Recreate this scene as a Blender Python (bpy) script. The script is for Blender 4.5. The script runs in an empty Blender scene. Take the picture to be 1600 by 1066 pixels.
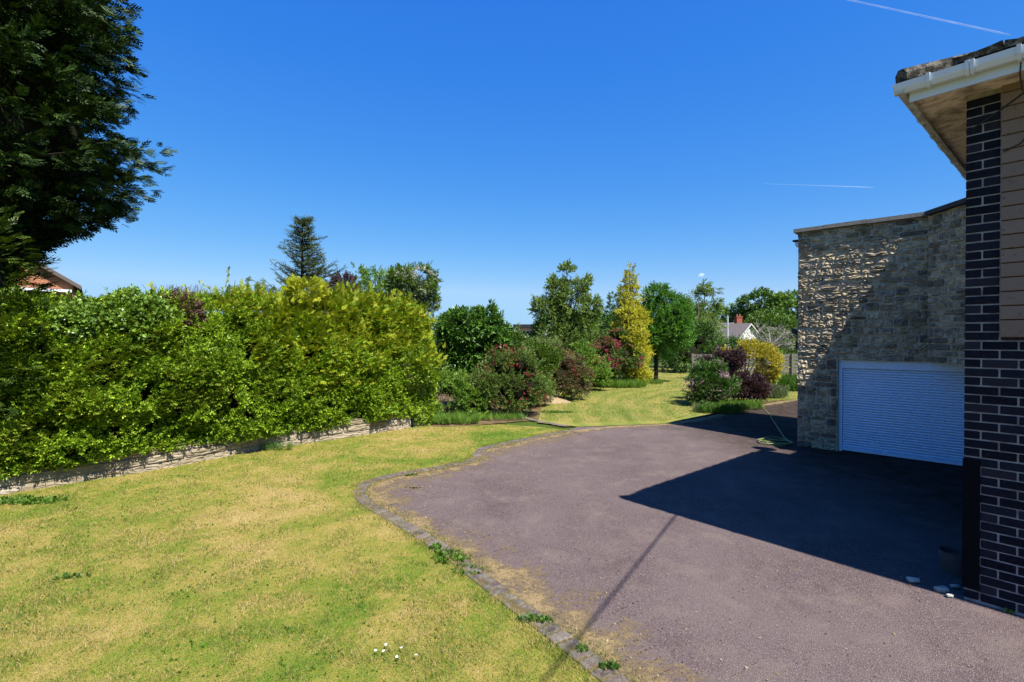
import bpy, math, random
import numpy as np
from mathutils import Vector, Matrix

random.seed(7); RNG = np.random.default_rng(7)
S = bpy.context.scene
COL = S.collection

# ------------------------------------------------------------------ camera
CAMH = 2.3; FPX = 780.0; PITCH = math.radians(0.44)
cam_d = bpy.data.cameras.new('camera'); cam = bpy.data.objects.new('camera', cam_d); COL.objects.link(cam)
cam.location = (0, 0, CAMH); cam.rotation_euler = (math.radians(90) - PITCH, 0, 0)
cam_d.sensor_width = 36; cam_d.lens = 36 * FPX / 1600; cam_d.clip_start = 0.05; cam_d.clip_end = 30000
S.camera = cam
# ------------------------------------------------------------------ light
LX, LY = -0.401, 0.599                        # horizontal run of the light per metre of fall
SUN_EL = math.atan2(1, math.hypot(LX, LY)); SUN_AZ = math.atan2(-LX, -LY)
SKY_EXP = 2.25
w = bpy.data.worlds.new('World'); S.world = w; w.use_nodes = True
wn = w.node_tree; wn.nodes.clear()
sky = wn.nodes.new('ShaderNodeTexSky'); sky.sky_type = 'NISHITA'; sky.sun_disc = False
sky.sun_elevation = SUN_EL; sky.sun_rotation = SUN_AZ; sky.altitude = 100
sky.air_density = 1.0; sky.dust_density = 0.25; sky.ozone_density = 3.0
hs = wn.nodes.new('ShaderNodeHueSaturation'); hs.inputs['Saturation'].default_value = 1.27; hs.inputs['Hue'].default_value = 0.5; hs.inputs['Value'].default_value = 1.0
bg = wn.nodes.new('ShaderNodeBackground'); bg.inputs[1].default_value = 0.125
wo = wn.nodes.new('ShaderNodeOutputWorld')
sc_ = wn.nodes.new('ShaderNodeSeparateColor'); cc_ = wn.nodes.new('ShaderNodeCombineColor')   # deeper, polarised blue all round the dome
wn.links.new(sky.outputs[0], hs.inputs['Color']); wn.links.new(hs.outputs[0], sc_.inputs[0])
for i_, (x0_, y0_, g_) in enumerate([(.091, .070, 1.08), (.152, .212, .73), (.373, .79, .26)]):
    k_ = y0_ / (x0_ / .125) ** g_ / .125 / SKY_EXP
    pw = wn.nodes.new('ShaderNodeMath'); pw.operation = 'POWER'; pw.inputs[1].default_value = g_
    ml = wn.nodes.new('ShaderNodeMath'); ml.operation = 'MULTIPLY'; ml.inputs[1].default_value = k_
    mn = wn.nodes.new('ShaderNodeMath'); mn.operation = 'MINIMUM'; mn.inputs[1].default_value = (.40, .68, 1.0)[i_] / .125 / SKY_EXP
    wn.links.new(sc_.outputs[i_], pw.inputs[0]); wn.links.new(pw.outputs[0], ml.inputs[0]); wn.links.new(ml.outputs[0], mn.inputs[0]); wn.links.new(mn.outputs[0], cc_.inputs[i_])
wn.links.new(cc_.outputs[0], bg.inputs[0]); wn.links.new(bg.outputs[0], wo.inputs[0])
sd = bpy.data.lights.new('sun', 'SUN'); sd.energy = 5.0; sd.angle = math.radians(0.5); sd.color = (1.0, 0.95, 0.87)
so = bpy.data.objects.new('sun', sd); COL.objects.link(so)
so.rotation_euler = Vector((LX, LY, -1)).to_track_quat('-Z', 'Y').to_euler(); so.location = (20, -30, 40)
S.view_settings.view_transform = 'Standard'; S.view_settings.look = 'None'
S.view_settings.exposure = 1.17; S.view_settings.gamma = 1; S.view_settings.use_curve_mapping = False
S.render.engine = 'CYCLES'

# ------------------------------------------------------------------ helpers
def ray(px, py):
    u = (px - 800) / FPX; v = -(py - 533) / FPX
    c, s_ = math.cos(PITCH), math.sin(PITCH)
    return Vector((u, c + v * s_, -s_ + v * c))
def G(px, py, z=0.0):                          # where the sight line through a pixel meets height z
    d = ray(px, py); t = (z - CAMH) / d.z
    return Vector((d.x * t, d.y * t, z))
def AT(px, py, Y):                             # the point at depth Y
    d = ray(px, py); t = Y / d.y
    return Vector((d.x * t, Y, CAMH + d.z * t))
def V2(a, b): return Vector((a, b, 0))

ROOT = {}
def props(o, label=None, cat=None, group=None, kind=None):
    if label: o['label'] = label
    if cat: o['category'] = cat
    if group: o['group'] = group
    if kind: o['kind'] = kind
    return o
def thing(name, loc, label, cat, group=None):
    o = bpy.data.objects.new(name, None); COL.objects.link(o); o.location = loc; o.empty_display_size = .2
    props(o, label, cat, group); ROOT[o.name] = Vector(loc); return o
def rootloc(parent): return ROOT[parent.name] if parent else Vector((0, 0, 0))
def mesh_of(name, V, F, mat, smooth=False, off=(0, 0, 0)):
    me = bpy.data.meshes.new(name)
    V = np.asarray(V, dtype=np.float32).reshape(-1, 3) - np.asarray(off, dtype=np.float32)
    if isinstance(F, np.ndarray):
        k = F.shape[1]; n = len(F)
        me.vertices.add(len(V)); me.vertices.foreach_set('co', V.ravel())
        me.loops.add(n * k); me.loops.foreach_set('vertex_index', F.astype(np.int32).ravel())
        me.polygons.add(n); me.polygons.foreach_set('loop_start', np.arange(0, n * k, k, dtype=np.int32))
        me.update(calc_edges=True)
    else:
        me.from_pydata([tuple(map(float, v)) for v in V], [], F); me.update()
    if smooth: me.polygons.foreach_set('use_smooth', np.ones(len(me.polygons), dtype=bool))
    if mat: me.materials.append(mat)
    return me
def add(name, V, F, mat, parent=None, smooth=False, **kw):   # world-space shape -> ONE object
    rl = rootloc(parent)
    me = mesh_of(name, V, F, mat, smooth, rl)
    o = bpy.data.objects.new(name, me); COL.objects.link(o)
    if parent: o.parent = parent; ROOT[o.name] = rl
    props(o, **kw); return o
def place(name, me, parent, M, **kw):          # shared mesh at a world matrix
    o = bpy.data.objects.new(name, me); COL.objects.link(o)
    if parent: o.parent = parent
    o.matrix_local = Matrix.Translation(-rootloc(parent)) @ M
    props(o, **kw); return o

class MB:
    def __init__(s): s.V = []; s.F = []
    def add(s, V, F):
        n = len(s.V); s.V += [Vector(v) for v in V]; s.F += [[i + n for i in f] for f in F]; return s
    def box(s, c, ex, ey, ez):                 # centre and three half-extent vectors
        c, ex, ey, ez = map(Vector, (c, ex, ey, ez))
        V = [c + ex * a + ey * b + ez * d for d in (-1, 1) for b in (-1, 1) for a in (-1, 1)]
        return s.add(V, [[0, 2, 3, 1], [4, 5, 7, 6], [0, 1, 5, 4], [2, 6, 7, 3], [0, 4, 6, 2], [1, 3, 7, 5]])
    def prism(s, poly, z0, z1):
        n = len(poly); V = [Vector((p[0], p[1], z0)) for p in poly] + [Vector((p[0], p[1], z1)) for p in poly]
        return s.add(V, [list(range(n))[::-1], list(range(n, 2 * n))] + [[i, (i + 1) % n, n + (i + 1) % n, n + i] for i in range(n)])
    def tube(s, pts, rad, k=6):
        pts = [Vector(p) for p in pts]; n = len(pts)
        if not hasattr(rad, '__len__'): rad = [rad] * n
        V = []; up = Vector((.13, .21, 1)).normalized()
        for i, p in enumerate(pts):
            d = (pts[min(i + 1, n - 1)] - pts[max(i - 1, 0)])
            d = d.normalized() if d.length > 1e-9 else Vector((0, 0, 1))
            a = d.cross(up)
            if a.length < .05: a = d.cross(Vector((1, 0, 0)))
            a.normalize(); b = d.cross(a)
            for j in range(k):
                t = 2 * math.pi * j / k; V.append(p + (a * math.cos(t) + b * math.sin(t)) * rad[i])
        F = [[i * k + j, i * k + (j + 1) % k, (i + 1) * k + (j + 1) % k, (i + 1) * k + j] for i in range(n - 1) for j in range(k)]
        F += [list(range(k))[::-1], [(n - 1) * k + j for j in range(k)]]
        return s.add(V, F)
    def sweep(s, prof, A, B, u, v):            # closed profile (list of (a,b) along u,v) from A to B
        n = len(prof); V = [P + u * a + v * b for P in (A, B) for a, b in prof]
        return s.add(V, [[i, (i + 1) % n, n + (i + 1) % n, n + i] for i in range(n)] + [list(range(n))[::-1], list(range(n, 2 * n))])
    def build(s, name, mat, parent=None, smooth=False, **kw):
        return add(name, [tuple(v) for v in s.V], s.F, mat, parent, smooth, **kw)
    def mesh(s, name, mat, smooth=False): return mesh_of(name, [tuple(v) for v in s.V], s.F, mat, smooth)

def bevel_box(lx, ly, lz, b):                  # box centred at 0 with chamfered edges
    m = MB(); V = []; 
    for sx in (-1, 1):
        for sy in (-1, 1):
            for sz in (-1, 1):
                V += [(sx * lx, sy * (ly - b), sz * (lz - b)), (sx * (lx - b), sy * ly, sz * (lz - b)), (sx * (lx - b), sy * (ly - b), sz * lz)]
    def i(sx, sy, sz, k): return ((sx > 0) * 4 + (sy > 0) * 2 + (sz > 0)) * 3 + k
    F = []
    for sgn in (-1, 1):
        F.append([i(sgn, -1, -1, 0), i(sgn, 1, -1, 0), i(sgn, 1, 1, 0), i(sgn, -1, 1, 0)])
        F.append([i(-1, sgn, -1, 1), i(1, sgn, -1, 1), i(1, sgn, 1, 1), i(-1, sgn, 1, 1)])
        F.append([i(-1, -1, sgn, 2), i(1, -1, sgn, 2), i(1, 1, sgn, 2), i(-1, 1, sgn, 2)])
        for s2 in (-1, 1):
            F.append([i(sgn, s2, -1, 0), i(sgn, s2, 1, 0), i(sgn, s2, 1, 1), i(sgn, s2, -1, 1)])
            F.append([i(sgn, -1, s2, 0), i(sgn, 1, s2, 0), i(sgn, 1, s2, 2), i(sgn, -1, s2, 2)])
            F.append([i(-1, sgn, s2, 1), i(1, sgn, s2, 1), i(1, sgn, s2, 2), i(-1, sgn, s2, 2)])
            for s3 in (-1, 1): F.append([i(sgn, s2, s3, 0), i(sgn, s2, s3, 1), i(sgn, s2, s3, 2)])
    return V, F

# numpy value noise in 3-D, about -1..1
_H = np.random.default_rng(3).random(65536) * 2 - 1
def vnoise(P, sc=1.0, seed=0):
    P = np.asarray(P, dtype=np.float64) * sc + seed * 17.31 + 1000
    I = np.floor(P).astype(np.int64); f = P - I; f = f * f * (3 - 2 * f)
    def h(a, b, c): return _H[(a * 73856093 ^ b * 19349663 ^ c * 83492791) & 65535]
    x, y, z = I[..., 0], I[..., 1], I[..., 2]; r = 0
    for dx in (0, 1):
        for dy in (0, 1):
            for dz in (0, 1):
                wt = (f[..., 0] if dx else 1 - f[..., 0]) * (f[..., 1] if dy else 1 - f[..., 1]) * (f[..., 2] if dz else 1 - f[..., 2])
                r = r + wt * h(x + dx, y + dy, z + dz)
    return r
def nrm(A): return A / np.maximum(np.linalg.norm(A, axis=-1, keepdims=True), 1e-9)
def unit(n, rng=None): return nrm((rng or RNG).normal(size=(n, 3)))

# ---- leaf sprays: every leaf is a small folded blade of two triangles
def _leaf(base, d, side, up, L, W, fold=.25):
    base, d, side, up = map(lambda a: np.asarray(a, float), (base, d, side, up))
    mid = base + d * L * .45
    return [base, mid + side * W / 2 + up * W * fold, base + d * L, mid - side * W / 2 + up * W * fold]
def tmpl_leafy(n, stem, L, W, spread=1.0, rng=None):
    rng = rng or RNG; out = []
    for j in range(n):
        b = stem * (j + .5) / n; a = j * 2.4 + rng.random() * .8
        th = spread * (1 - .55 * j / n) * (.7 + .6 * rng.random())
        d = np.array([math.cos(th), math.sin(th) * math.cos(a), math.sin(th) * math.sin(a)])
        sd_ = np.cross(d, [0.2, 0, 1]); sd_ /= np.linalg.norm(sd_); up = np.cross(sd_, d)
        l = L * (.75 + .5 * rng.random()); out += _leaf([b, 0, 0], d, sd_, up, l, W * l / L)
    return np.array(out)
def tmpl_frond(n, L, W, ang=.75, droop=.1):    # flat feathery conifer spray of length L
    out = []
    out += _leaf([0, 0, 0], [1, 0, 0], [0, 1, 0], [0, 0, 1], L, W * .8, .1)
    for j in range(n):
        t = .08 + .8 * j / n; sg = 1 if j % 2 else -1
        l = L * .55 * (1 - t * .75) * (.8 + .4 * RNG.random())
        d = np.array([math.cos(ang), sg * math.sin(ang), -droop * RNG.random() * 2]); d /= np.linalg.norm(d)
        sd_ = np.cross([0, 0, 1], d); out += _leaf([L * t, 0, -droop * L * t * t], d, sd_, [0, 0, 1], l, W, .15)
    return np.array(out)
def tmpl_needles(n, L, W):                     # bottle-brush twig
    out = []
    for j in range(n):
        a = RNG.random() * 6.283; th = .7 + .5 * RNG.random(); t = j / n
        d = np.array([math.cos(th), math.sin(th) * math.cos(a), math.sin(th) * math.sin(a)])
        sd_ = np.cross(d, [.3, .1, 1]); sd_ /= np.linalg.norm(sd_)
        out += _leaf([L * t, 0, 0], d, sd_, np.cross(sd_, d), L * .3, W)
    out += _leaf([0, 0, 0], [1, 0, 0], [0, 1, 0], [0, 0, 1], L * 1.1, W)
    return np.array(out)
def spray(P, D, tmpls, sc=(.8, 1.2), flat=0.0, rng=None):
    """put one template at every point P pointing along D -> vertices, triangles"""
    rng = rng or RNG; n = len(P); D = nrm(D)
    up = nrm(np.array([0, 0, 1.0]) * flat + unit(n, rng) * (1 - flat))
    R = nrm(np.cross(up, D)); U = np.cross(D, R)
    s_ = rng.uniform(sc[0], sc[1], n); ch = rng.integers(0, len(tmpls), n); Vs = []
    for k, T in enumerate(tmpls):
        m = ch == k
        if not m.any(): continue
        A = T[None, :, 0:1] * D[m][:, None] + T[None, :, 1:2] * R[m][:, None] + T[None, :, 2:3] * U[m][:, None]
        Vs.append((P[m][:, None] + A * s_[m][:, None, None]).reshape(-1, 3))
    V = np.concatenate(Vs); q = np.arange(0, len(V), 4)[:, None]
    F = np.concatenate([q + np.array([[0, 1, 2]]), q + np.array([[0, 2, 3]])], axis=1).reshape(-1, 3)
    return V, F
def join(*vf):
    Vs, Fs, n = [], [], 0
    for V, F in vf: Vs.append(V); Fs.append(F + n); n += len(V)
    return np.concatenate(Vs), np.concatenate(Fs)

def blob_points(blobs, dens, rng=None, inner=.3, keep=.82, zmin=.02):
    """points and outward directions on a union of ellipsoids (cx,cy,cz,rx,ry,rz)"""
    rng = rng or RNG; Ps, Ds = [], []; B = np.array(blobs, float)
    for i, b in enumerate(B):
        c, r = b[:3], b[3:6]; area = 4 * math.pi * ((r[0] * r[1]) ** .8 + (r[0] * r[2]) ** .8 + (r[1] * r[2]) ** .8) / 3
        n = max(22, int(area * dens)); u = unit(n, rng)
        dep = 1 - inner * rng.random(n) ** 1.5
        lump = 1 + .13 * vnoise(u * 2.6, 1, i) + .08 * vnoise(u * 6, 1, i + 9)
        P = c + u * r * (dep * lump)[:, None]; ok = P[:, 2] > zmin
        for j, b2 in enumerate(B):
            if j != i: ok &= ((((P - b2[:3]) / b2[3:6]) ** 2).sum(1) > keep * keep)
        Ps.append(P[ok]); Ds.append(nrm(u / r)[ok])
    return np.concatenate(Ps), np.concatenate(Ds)
def shoots(P, D, frac, L, rng=None):
    rng = rng or RNG; k = np.flatnonzero(rng.random(len(P)) < frac); Ps, Ds = [P], [D]
    dd = nrm(D[k] * .7 + unit(len(k), rng) * .45 + np.array([0, 0, .55])); ln = rng.uniform(.4, 1.0, len(k)) * L
    for f in (.35, .65, 1.0): Ps.append(P[k] + dd * (ln * f)[:, None]); Ds.append(dd)
    return np.concatenate(Ps), np.concatenate(Ds)
def gaps(P, D, sc, thr, seed=0):
    m = vnoise(P, sc, seed) > thr; return P[m], D[m]

# ------------------------------------------------------------------ materials
ALB = .62      # sunlit ground and leaves keep their dark real-world reflectance; the picture is exposed for it
OWN = {'dark_brick', 'brick_mortar', 'brown_board', 'white_upvc', 'dirty_upvc', 'stained_soffit', 'mossy_roof_tile', 'stone_mortar', 'garage_stone', 'coping_stone',
       'stained_coping', 'white_shutter', 'slat_joint', 'daisy_petal', 'vapour', 'thin_cloud', 'weathered_edging_brick', 'broken_white_stone'}
class NT:
    def __init__(s, name):
        s.k = 1.0 if name in OWN else ALB
        s.m = bpy.data.materials.new(name); s.m.use_nodes = True; s.t = s.m.node_tree; s.t.nodes.clear()
        s.out = s.t.nodes.new('ShaderNodeOutputMaterial')
    def n(s, typ, **kw):
        nd = s.t.nodes.new(typ)
        for k, v in kw.items():
            if k in nd.inputs: s.set(nd.inputs[k], v)
            else: setattr(nd, k, v)
        return nd
    def set(s, sock, v):
        if isinstance(v, bpy.types.NodeSocket): s.t.links.new(v, sock)
        elif isinstance(v, tuple) and len(v) == 3 and sock.type == 'RGBA': sock.default_value = (*v, 1)
        else: sock.default_value = v
    def pos(s): return s.n('ShaderNodeNewGeometry').outputs['Position']
    def noise(s, sc, det=2, vec=None, rough=.5, dist=0.0):
        nd = s.n('ShaderNodeTexNoise'); nd.inputs['Scale'].default_value = sc; nd.inputs['Detail'].default_value = det
        nd.inputs['Roughness'].default_value = rough; nd.inputs['Distortion'].default_value = dist
        s.set(nd.inputs['Vector'], vec or s.pos()); return nd.outputs['Fac']
    def ramp(s, fac, stops, interp='LINEAR'):
        nd = s.n('ShaderNodeValToRGB'); cr = nd.color_ramp; cr.interpolation = interp
        while len(cr.elements) < len(stops): cr.elements.new(.5)
        for e, (p, c) in zip(cr.elements, stops):
            e.position = p; e.color = (*c, 1) if hasattr(c, '__len__') else (c, c, c, 1)
        s.set(nd.inputs['Fac'], fac); return nd.outputs['Color']
    def math(s, op, a, b=0.0, clamp=False):
        nd = s.n('ShaderNodeMath', operation=op); nd.use_clamp = clamp; s.set(nd.inputs[0], a); s.set(nd.inputs[1], b); return nd.outputs[0]
    def mix(s, fac, a, b, typ='MIX'):
        nd = s.n('ShaderNodeMixRGB', blend_type=typ); s.set(nd.inputs[0], fac); s.set(nd.inputs[1], a); s.set(nd.inputs[2], b); return nd.outputs[0]
    def bump(s, h, strength=.5, dist=.01):
        nd = s.n('ShaderNodeBump'); nd.inputs['Strength'].default_value = strength; nd.inputs['Distance'].default_value = dist
        s.set(nd.inputs['Height'], h); return nd.outputs[0]
    def bsdf(s, col, rough=.8, spec=.3, normal=None, metal=0.0, alpha=None):
        if s.k != 1: col = s.mix(1.0, col, (s.k, s.k, s.k), 'MULTIPLY')
        p = s.n('ShaderNodeBsdfPrincipled'); s.set(p.inputs['Base Color'], col); s.set(p.inputs['Roughness'], rough)
        s.set(p.inputs['Specular IOR Level'], spec); s.set(p.inputs['Metallic'], metal)
        if normal: s.set(p.inputs['Normal'], normal)
        if alpha is not None: s.set(p.inputs['Alpha'], alpha)
        return p.outputs[0]
    def done(s, sh): s.t.links.new(sh, s.out.inputs['Surface']); return s.m
    def rnd(s): return s.n('ShaderNodeObjectInfo').outputs['Random']
    def island(s): return s.n('ShaderNodeNewGeometry').outputs['Random Per Island']

def leaf_mat(name, cols, trans=.3, spec=.35, rough=.5, nsc=1.5):
    t = NT(name)
    f = t.math('ADD', t.math('MULTIPLY', t.island(), .55), t.math('MULTIPLY', t.noise(nsc, 3), .5))
    k = len(cols); c = t.ramp(f, [(.2 + .62 * i / max(1, k - 1), q) for i, q in enumerate(cols)])
    p = t.bsdf(c, rough, spec); tr = t.n('ShaderNodeBsdfTranslucent')
    t.set(tr.inputs[0], t.mix(1.0, c, (ALB, ALB, ALB * .45), 'MULTIPLY'))
    mx = t.n('ShaderNodeMixShader'); mx.inputs[0].default_value = trans
    t.t.links.new(p, mx.inputs[1]); t.t.links.new(tr.outputs[0], mx.inputs[2])
    return t.done(mx.outputs[0])
def plain(name, col, rough=.6, spec=.4, var=.15, nsc=12, bump=0.0, metal=0.0):
    t = NT(name); n = t.noise(nsc, 4)
    c = t.mix(n, tuple(x * (1 - var) for x in col), tuple(min(1, x * (1 + var)) for x in col))
    return t.done(t.bsdf(c, rough, spec, t.bump(t.noise(nsc * 4, 4), bump, .005) if bump else None, metal))
# ------------------------------------------------------------------ ground materials
def lawn_color(t, straw_bias=0.0, blades=False):
    p = t.pos()
    n1 = t.noise(.5, 3, p, .55, .6); n2 = t.noise(2.0, 5, p, .65, .5); n3 = t.noise(11, 4, p, .65)
    f = t.math('ADD', t.math('MULTIPLY', n1, .50), t.math('ADD', t.math('MULTIPLY', n2, .36), t.math('MULTIPLY', n3, .20)))
    if blades: f = t.math('ADD', f, t.math('MULTIPLY', t.math('SUBTRACT', t.island(), .5), .50))
    sx = t.n('ShaderNodeSeparateXYZ'); t.set(sx.inputs[0], p)   # greener towards the brick edging
    g = t.math('MULTIPLY', t.math('ADD', sx.outputs[0], 2.6), .022); f = t.math('SUBTRACT', f, t.math('MINIMUM', t.math('MAXIMUM', g, 0.0), .035))
    f = t.math('ADD', f, straw_bias)
    f = t.math('ADD', f, .02); return t.ramp(f, [(.27, (.05, .155, .012)), (.40, (.13, .245, .022)), (.49, (.25, .295, .038)), (.565, (.42, .35, .08)), (.65, (.55, .40, .145)), (.78, (.66, .50, .23))])
def lawn_mat(name, bias=0.0, blades=False, stripes=False):
    t = NT(name); c = lawn_color(t, bias, blades)
    if stripes:                                   # curved bands left by the mower
        p = t.pos(); d = t.n('ShaderNodeVectorMath', operation='SUBTRACT'); t.set(d.inputs[0], p); d.inputs[1].default_value = (10.5, 14.2, 0)
        wrp = t.n('ShaderNodeVectorMath', operation='MULTIPLY'); t.set(wrp.inputs[0], d.outputs[0]); wrp.inputs[1].default_value = (1, .8, 0)
        ln = t.n('ShaderNodeVectorMath', operation='LENGTH'); t.set(ln.inputs[0], wrp.outputs[0])
        r = t.math('ADD', ln.outputs['Value'], t.math('MULTIPLY', t.noise(.8, 2), .7))
        wv = t.math('SINE', t.math('MULTIPLY', r, 8.5)); wv = t.math('ADD', t.math('MULTIPLY', wv, .8), .3, True)
        c = t.mix(t.math('MULTIPLY', wv, .45), t.mix(.45, c, (.44, .40, .12)), (.17, .25, .03)) 
    if blades:
        sh = t.bsdf(c, .6, .25); tr = t.n('ShaderNodeBsdfTranslucent'); t.set(tr.inputs[0], t.mix(1.0, c, (ALB, ALB, ALB), 'MULTIPLY'))
        mx = t.n('ShaderNodeMixShader'); mx.inputs[0].default_value = .3
        t.t.links.new(sh, mx.inputs[1]); t.t.links.new(tr.outputs[0], mx.inputs[2]); return t.done(mx.outputs[0])
    fine = t.noise(120, 2); c = t.mix(t.math('MULTIPLY', fine, .55), c, t.mix(1.0, c, (.45, .5, .35), 'MULTIPLY'))
    return t.done(t.bsdf(c, .9, .1, t.bump(t.noise(70, 3), .8, .02)))
def drive_mat():
    t = NT('purple_tarmac')
    ag = t.n('ShaderNodeTexVoronoi'); ag.inputs['Scale'].default_value = 165; t.set(ag.inputs['Vector'], t.pos())
    hue = t.n('ShaderNodeSeparateColor'); t.set(hue.inputs[0], ag.outputs['Color'])
    base = t.ramp(hue.outputs[0], [(0, (.066, .048, .048)), (.35, (.140, .101, .101)), (.7, (.208, .154, .153)), (.93, (.33, .26, .25)), (1, (.48, .41, .39))])
    base = t.mix(t.math('MULTIPLY', t.noise(260, 2), .5), base, (.145, .106, .108))
    big = t.ramp(t.noise(.75, 5, None, .6, .6), [(.35, 0.0), (.7, 1.0)])
    c = t.mix(t.math('MULTIPLY', big, .6), base, (.25, .195, .187))
    patch = t.ramp(t.noise(2.2, 5, None, .6, .3), [(.50, 0.0), (.72, 1.0)])
    c = t.mix(t.math('MULTIPLY', patch, .6), c, (.28, .225, .19))
    sp = t.ramp(t.noise(34, 5, None, .75), [(.60, 0.0), (.66, 1.0)]); c = t.mix(t.math('MULTIPLY', sp, .55), c, (.06, .045, .04))
    dk = t.ramp(t.noise(1.3, 4, None, .7), [(.28, 1.0), (.45, 0.0)])
    c = t.mix(t.math('MULTIPLY', dk, .3), c, (.055, .04, .042))
    # moss patches beside the buildings, and their shade painted into the tarmac colour
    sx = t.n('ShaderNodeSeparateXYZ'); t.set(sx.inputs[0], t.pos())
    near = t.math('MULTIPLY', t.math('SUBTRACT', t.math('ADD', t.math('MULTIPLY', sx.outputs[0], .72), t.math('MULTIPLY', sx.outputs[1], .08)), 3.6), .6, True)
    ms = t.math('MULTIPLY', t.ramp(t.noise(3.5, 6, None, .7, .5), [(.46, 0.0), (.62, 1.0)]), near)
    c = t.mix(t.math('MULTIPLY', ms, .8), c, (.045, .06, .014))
    c = t.mix(t.math('MULTIPLY', near, .7), c, (.040, .026, .018))  # building shade deepened in the colour itself
    return t.done(t.bsdf(c, 1.0, .04, t.bump(ag.outputs['Distance'], .7, .010)))
def fringe_mat(name, col1, col2, u_from=0.0):   # dry moss and litter thinning out away from the edge
    t = NT(name); uv = t.n('ShaderNodeUVMap'); sx = t.n('ShaderNodeSeparateXYZ'); t.t.links.new(uv.outputs[0], sx.inputs[0])
    n = t.math('ADD', t.math('MULTIPLY', t.noise(3.2, 5, None, .65, .5), .75), t.math('MULTIPLY', t.noise(22, 4, None, .7), .45))
    a = t.math('MULTIPLY', t.math('SUBTRACT', n, t.math('ADD', t.math('MULTIPLY', sx.outputs[0], .38), .345)), 5.0, True)
    c = t.mix(t.noise(30, 4), col1, col2); c = t.mix(t.ramp(t.noise(90, 2), [(.3, .6), (.6, 0.0)]), c, (.12, .08, .04))
    return t.done(t.bsdf(c, .95, .1, t.bump(t.noise(120, 3), .8, .01), alpha=a))

M = {}
M['lawn'] = lawn_mat('dry_lawn'); M['lawn_blades'] = lawn_mat('lawn_blades', 0.0, True)
M['back_lawn'] = lawn_mat('mown_back_lawn', 0.0, False, True)
M['back_blades'] = lawn_mat('back_lawn_blades', 0.0, True, True)
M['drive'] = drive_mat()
M['fringe'] = fringe_mat('dry_moss_fringe', (.30, .21, .10), (.50, .38, .20))
t = NT('soil'); M['soil'] = t.done(t.bsdf(t.ramp(t.noise(3, 6, None, .7), [(.3, (.07, .045, .025)), (.55, (.20, .14, .07)), (.75, (.34, .26, .14))]), .95, .1, t.bump(t.noise(25, 5), .9, .04)))
t = NT('meadow'); M['meadow'] = t.done(t.bsdf(t.ramp(t.noise(.5, 6, None, .6), [(.3, (.04, .085, .012)), (.55, (.09, .14, .02)), (.8, (.22, .2, .06))]), .95, .1, t.bump(t.noise(14, 5), .9, .06)))

# ------------------------------------------------------------------ ground
def catmull(pts, k=8):
    P = [pts[0] * 2 - pts[1]] + pts + [pts[-1] * 2 - pts[-2]]; out = []
    for i in range(1, len(P) - 2):
        for j in range(k):
            t = j / k; a, b, c, d = P[i - 1:i + 3]
            out.append(.5 * ((2 * b) + (c - a) * t + (2 * a - 5 * b + 4 * c - d) * t * t + (3 * b - a - 3 * c + d) * t ** 3))
    return out + [pts[-1]]
edge_px = [(1120, 1230), (1010, 1128), (930, 1062), (862, 1006), (800, 958), (742, 912), (692, 872), (642, 838), (600, 812), (566, 792), (553, 774),
           (564, 757), (600, 745), (650, 736), (700, 727), (735, 719), (740, 709), (752, 701), (790, 692), (840, 682), (886, 673)]
edge = catmull([G(*p) for p in edge_px])
far_px = [(840, 660), (905, 666), (960, 664), (1040, 661), (1085, 652), (1140, 643), (1180, 632), (1245, 621), (1300, 612)]
far = [G(*p) for p in far_px]
def sheet(name, poly, z, mat, kind='structure', sub=0):
    from mathutils.geometry import tessellate_polygon
    P = [Vector((p.x, p.y, z)) for p in poly]; tris = tessellate_polygon([P])
    F = []
    for a, b, c in tris:
        if (P[b] - P[a]).cross(P[c] - P[a]).z < 0: b, c = c, b
        F.append([a, b, c])
    return add(name, P, F, mat, kind=kind)
add('ground', [(-1500, -200, -.03), (1500, -200, -.03), (1500, 2500, -.03), (-1500, 2500, -.03)], [[0, 1, 2, 3]], M['meadow'], kind='structure')
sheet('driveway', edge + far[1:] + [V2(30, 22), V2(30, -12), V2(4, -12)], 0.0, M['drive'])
wall_px = [(0, 775), (110, 757), (200, 743), (300, 725), (400, 706), (520, 688), (655, 667)]
W = [G(*p) for p in wall_px]; W = [W[0] + (W[0] - W[1]) * 3.0] + W
W = catmull(W, 6); 
lawn_poly = edge + [G(842, 668), G(780, 664), G(700, 668)] + W[::-1] + [V2(-16, 2), V2(-16, -12), V2(4, -12)]
sheet('front_lawn', lawn_poly, 0.014, M['lawn'])
sheet('back_lawn', [G(840, 661), G(905, 667.5), G(960, 665.5), G(1040, 662.5), G(1088, 652.5), G(1120, 645), G(1180, 628), V2(14, 20), V2(22, 40), V2(0, 40), V2(1, 22), G(850, 628)], 0.010, M['back_lawn'])
sheet('flower_bed', [G(655, 667), G(700, 668), G(840, 656), G(905, 640), G(935, 612), V2(3, 34), V2(-12, 34), V2(-14, 8)] , -0.004, M['soil'])
sheet('soil_verge', [G(1085, 652), G(1140, 643), G(1180, 632), G(1245, 621), G(1300, 612), G(1300, 600), G(1180, 618), G(1090, 640)], 0.006,
      M['soil'])
# gravel strip between the two lawns

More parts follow.
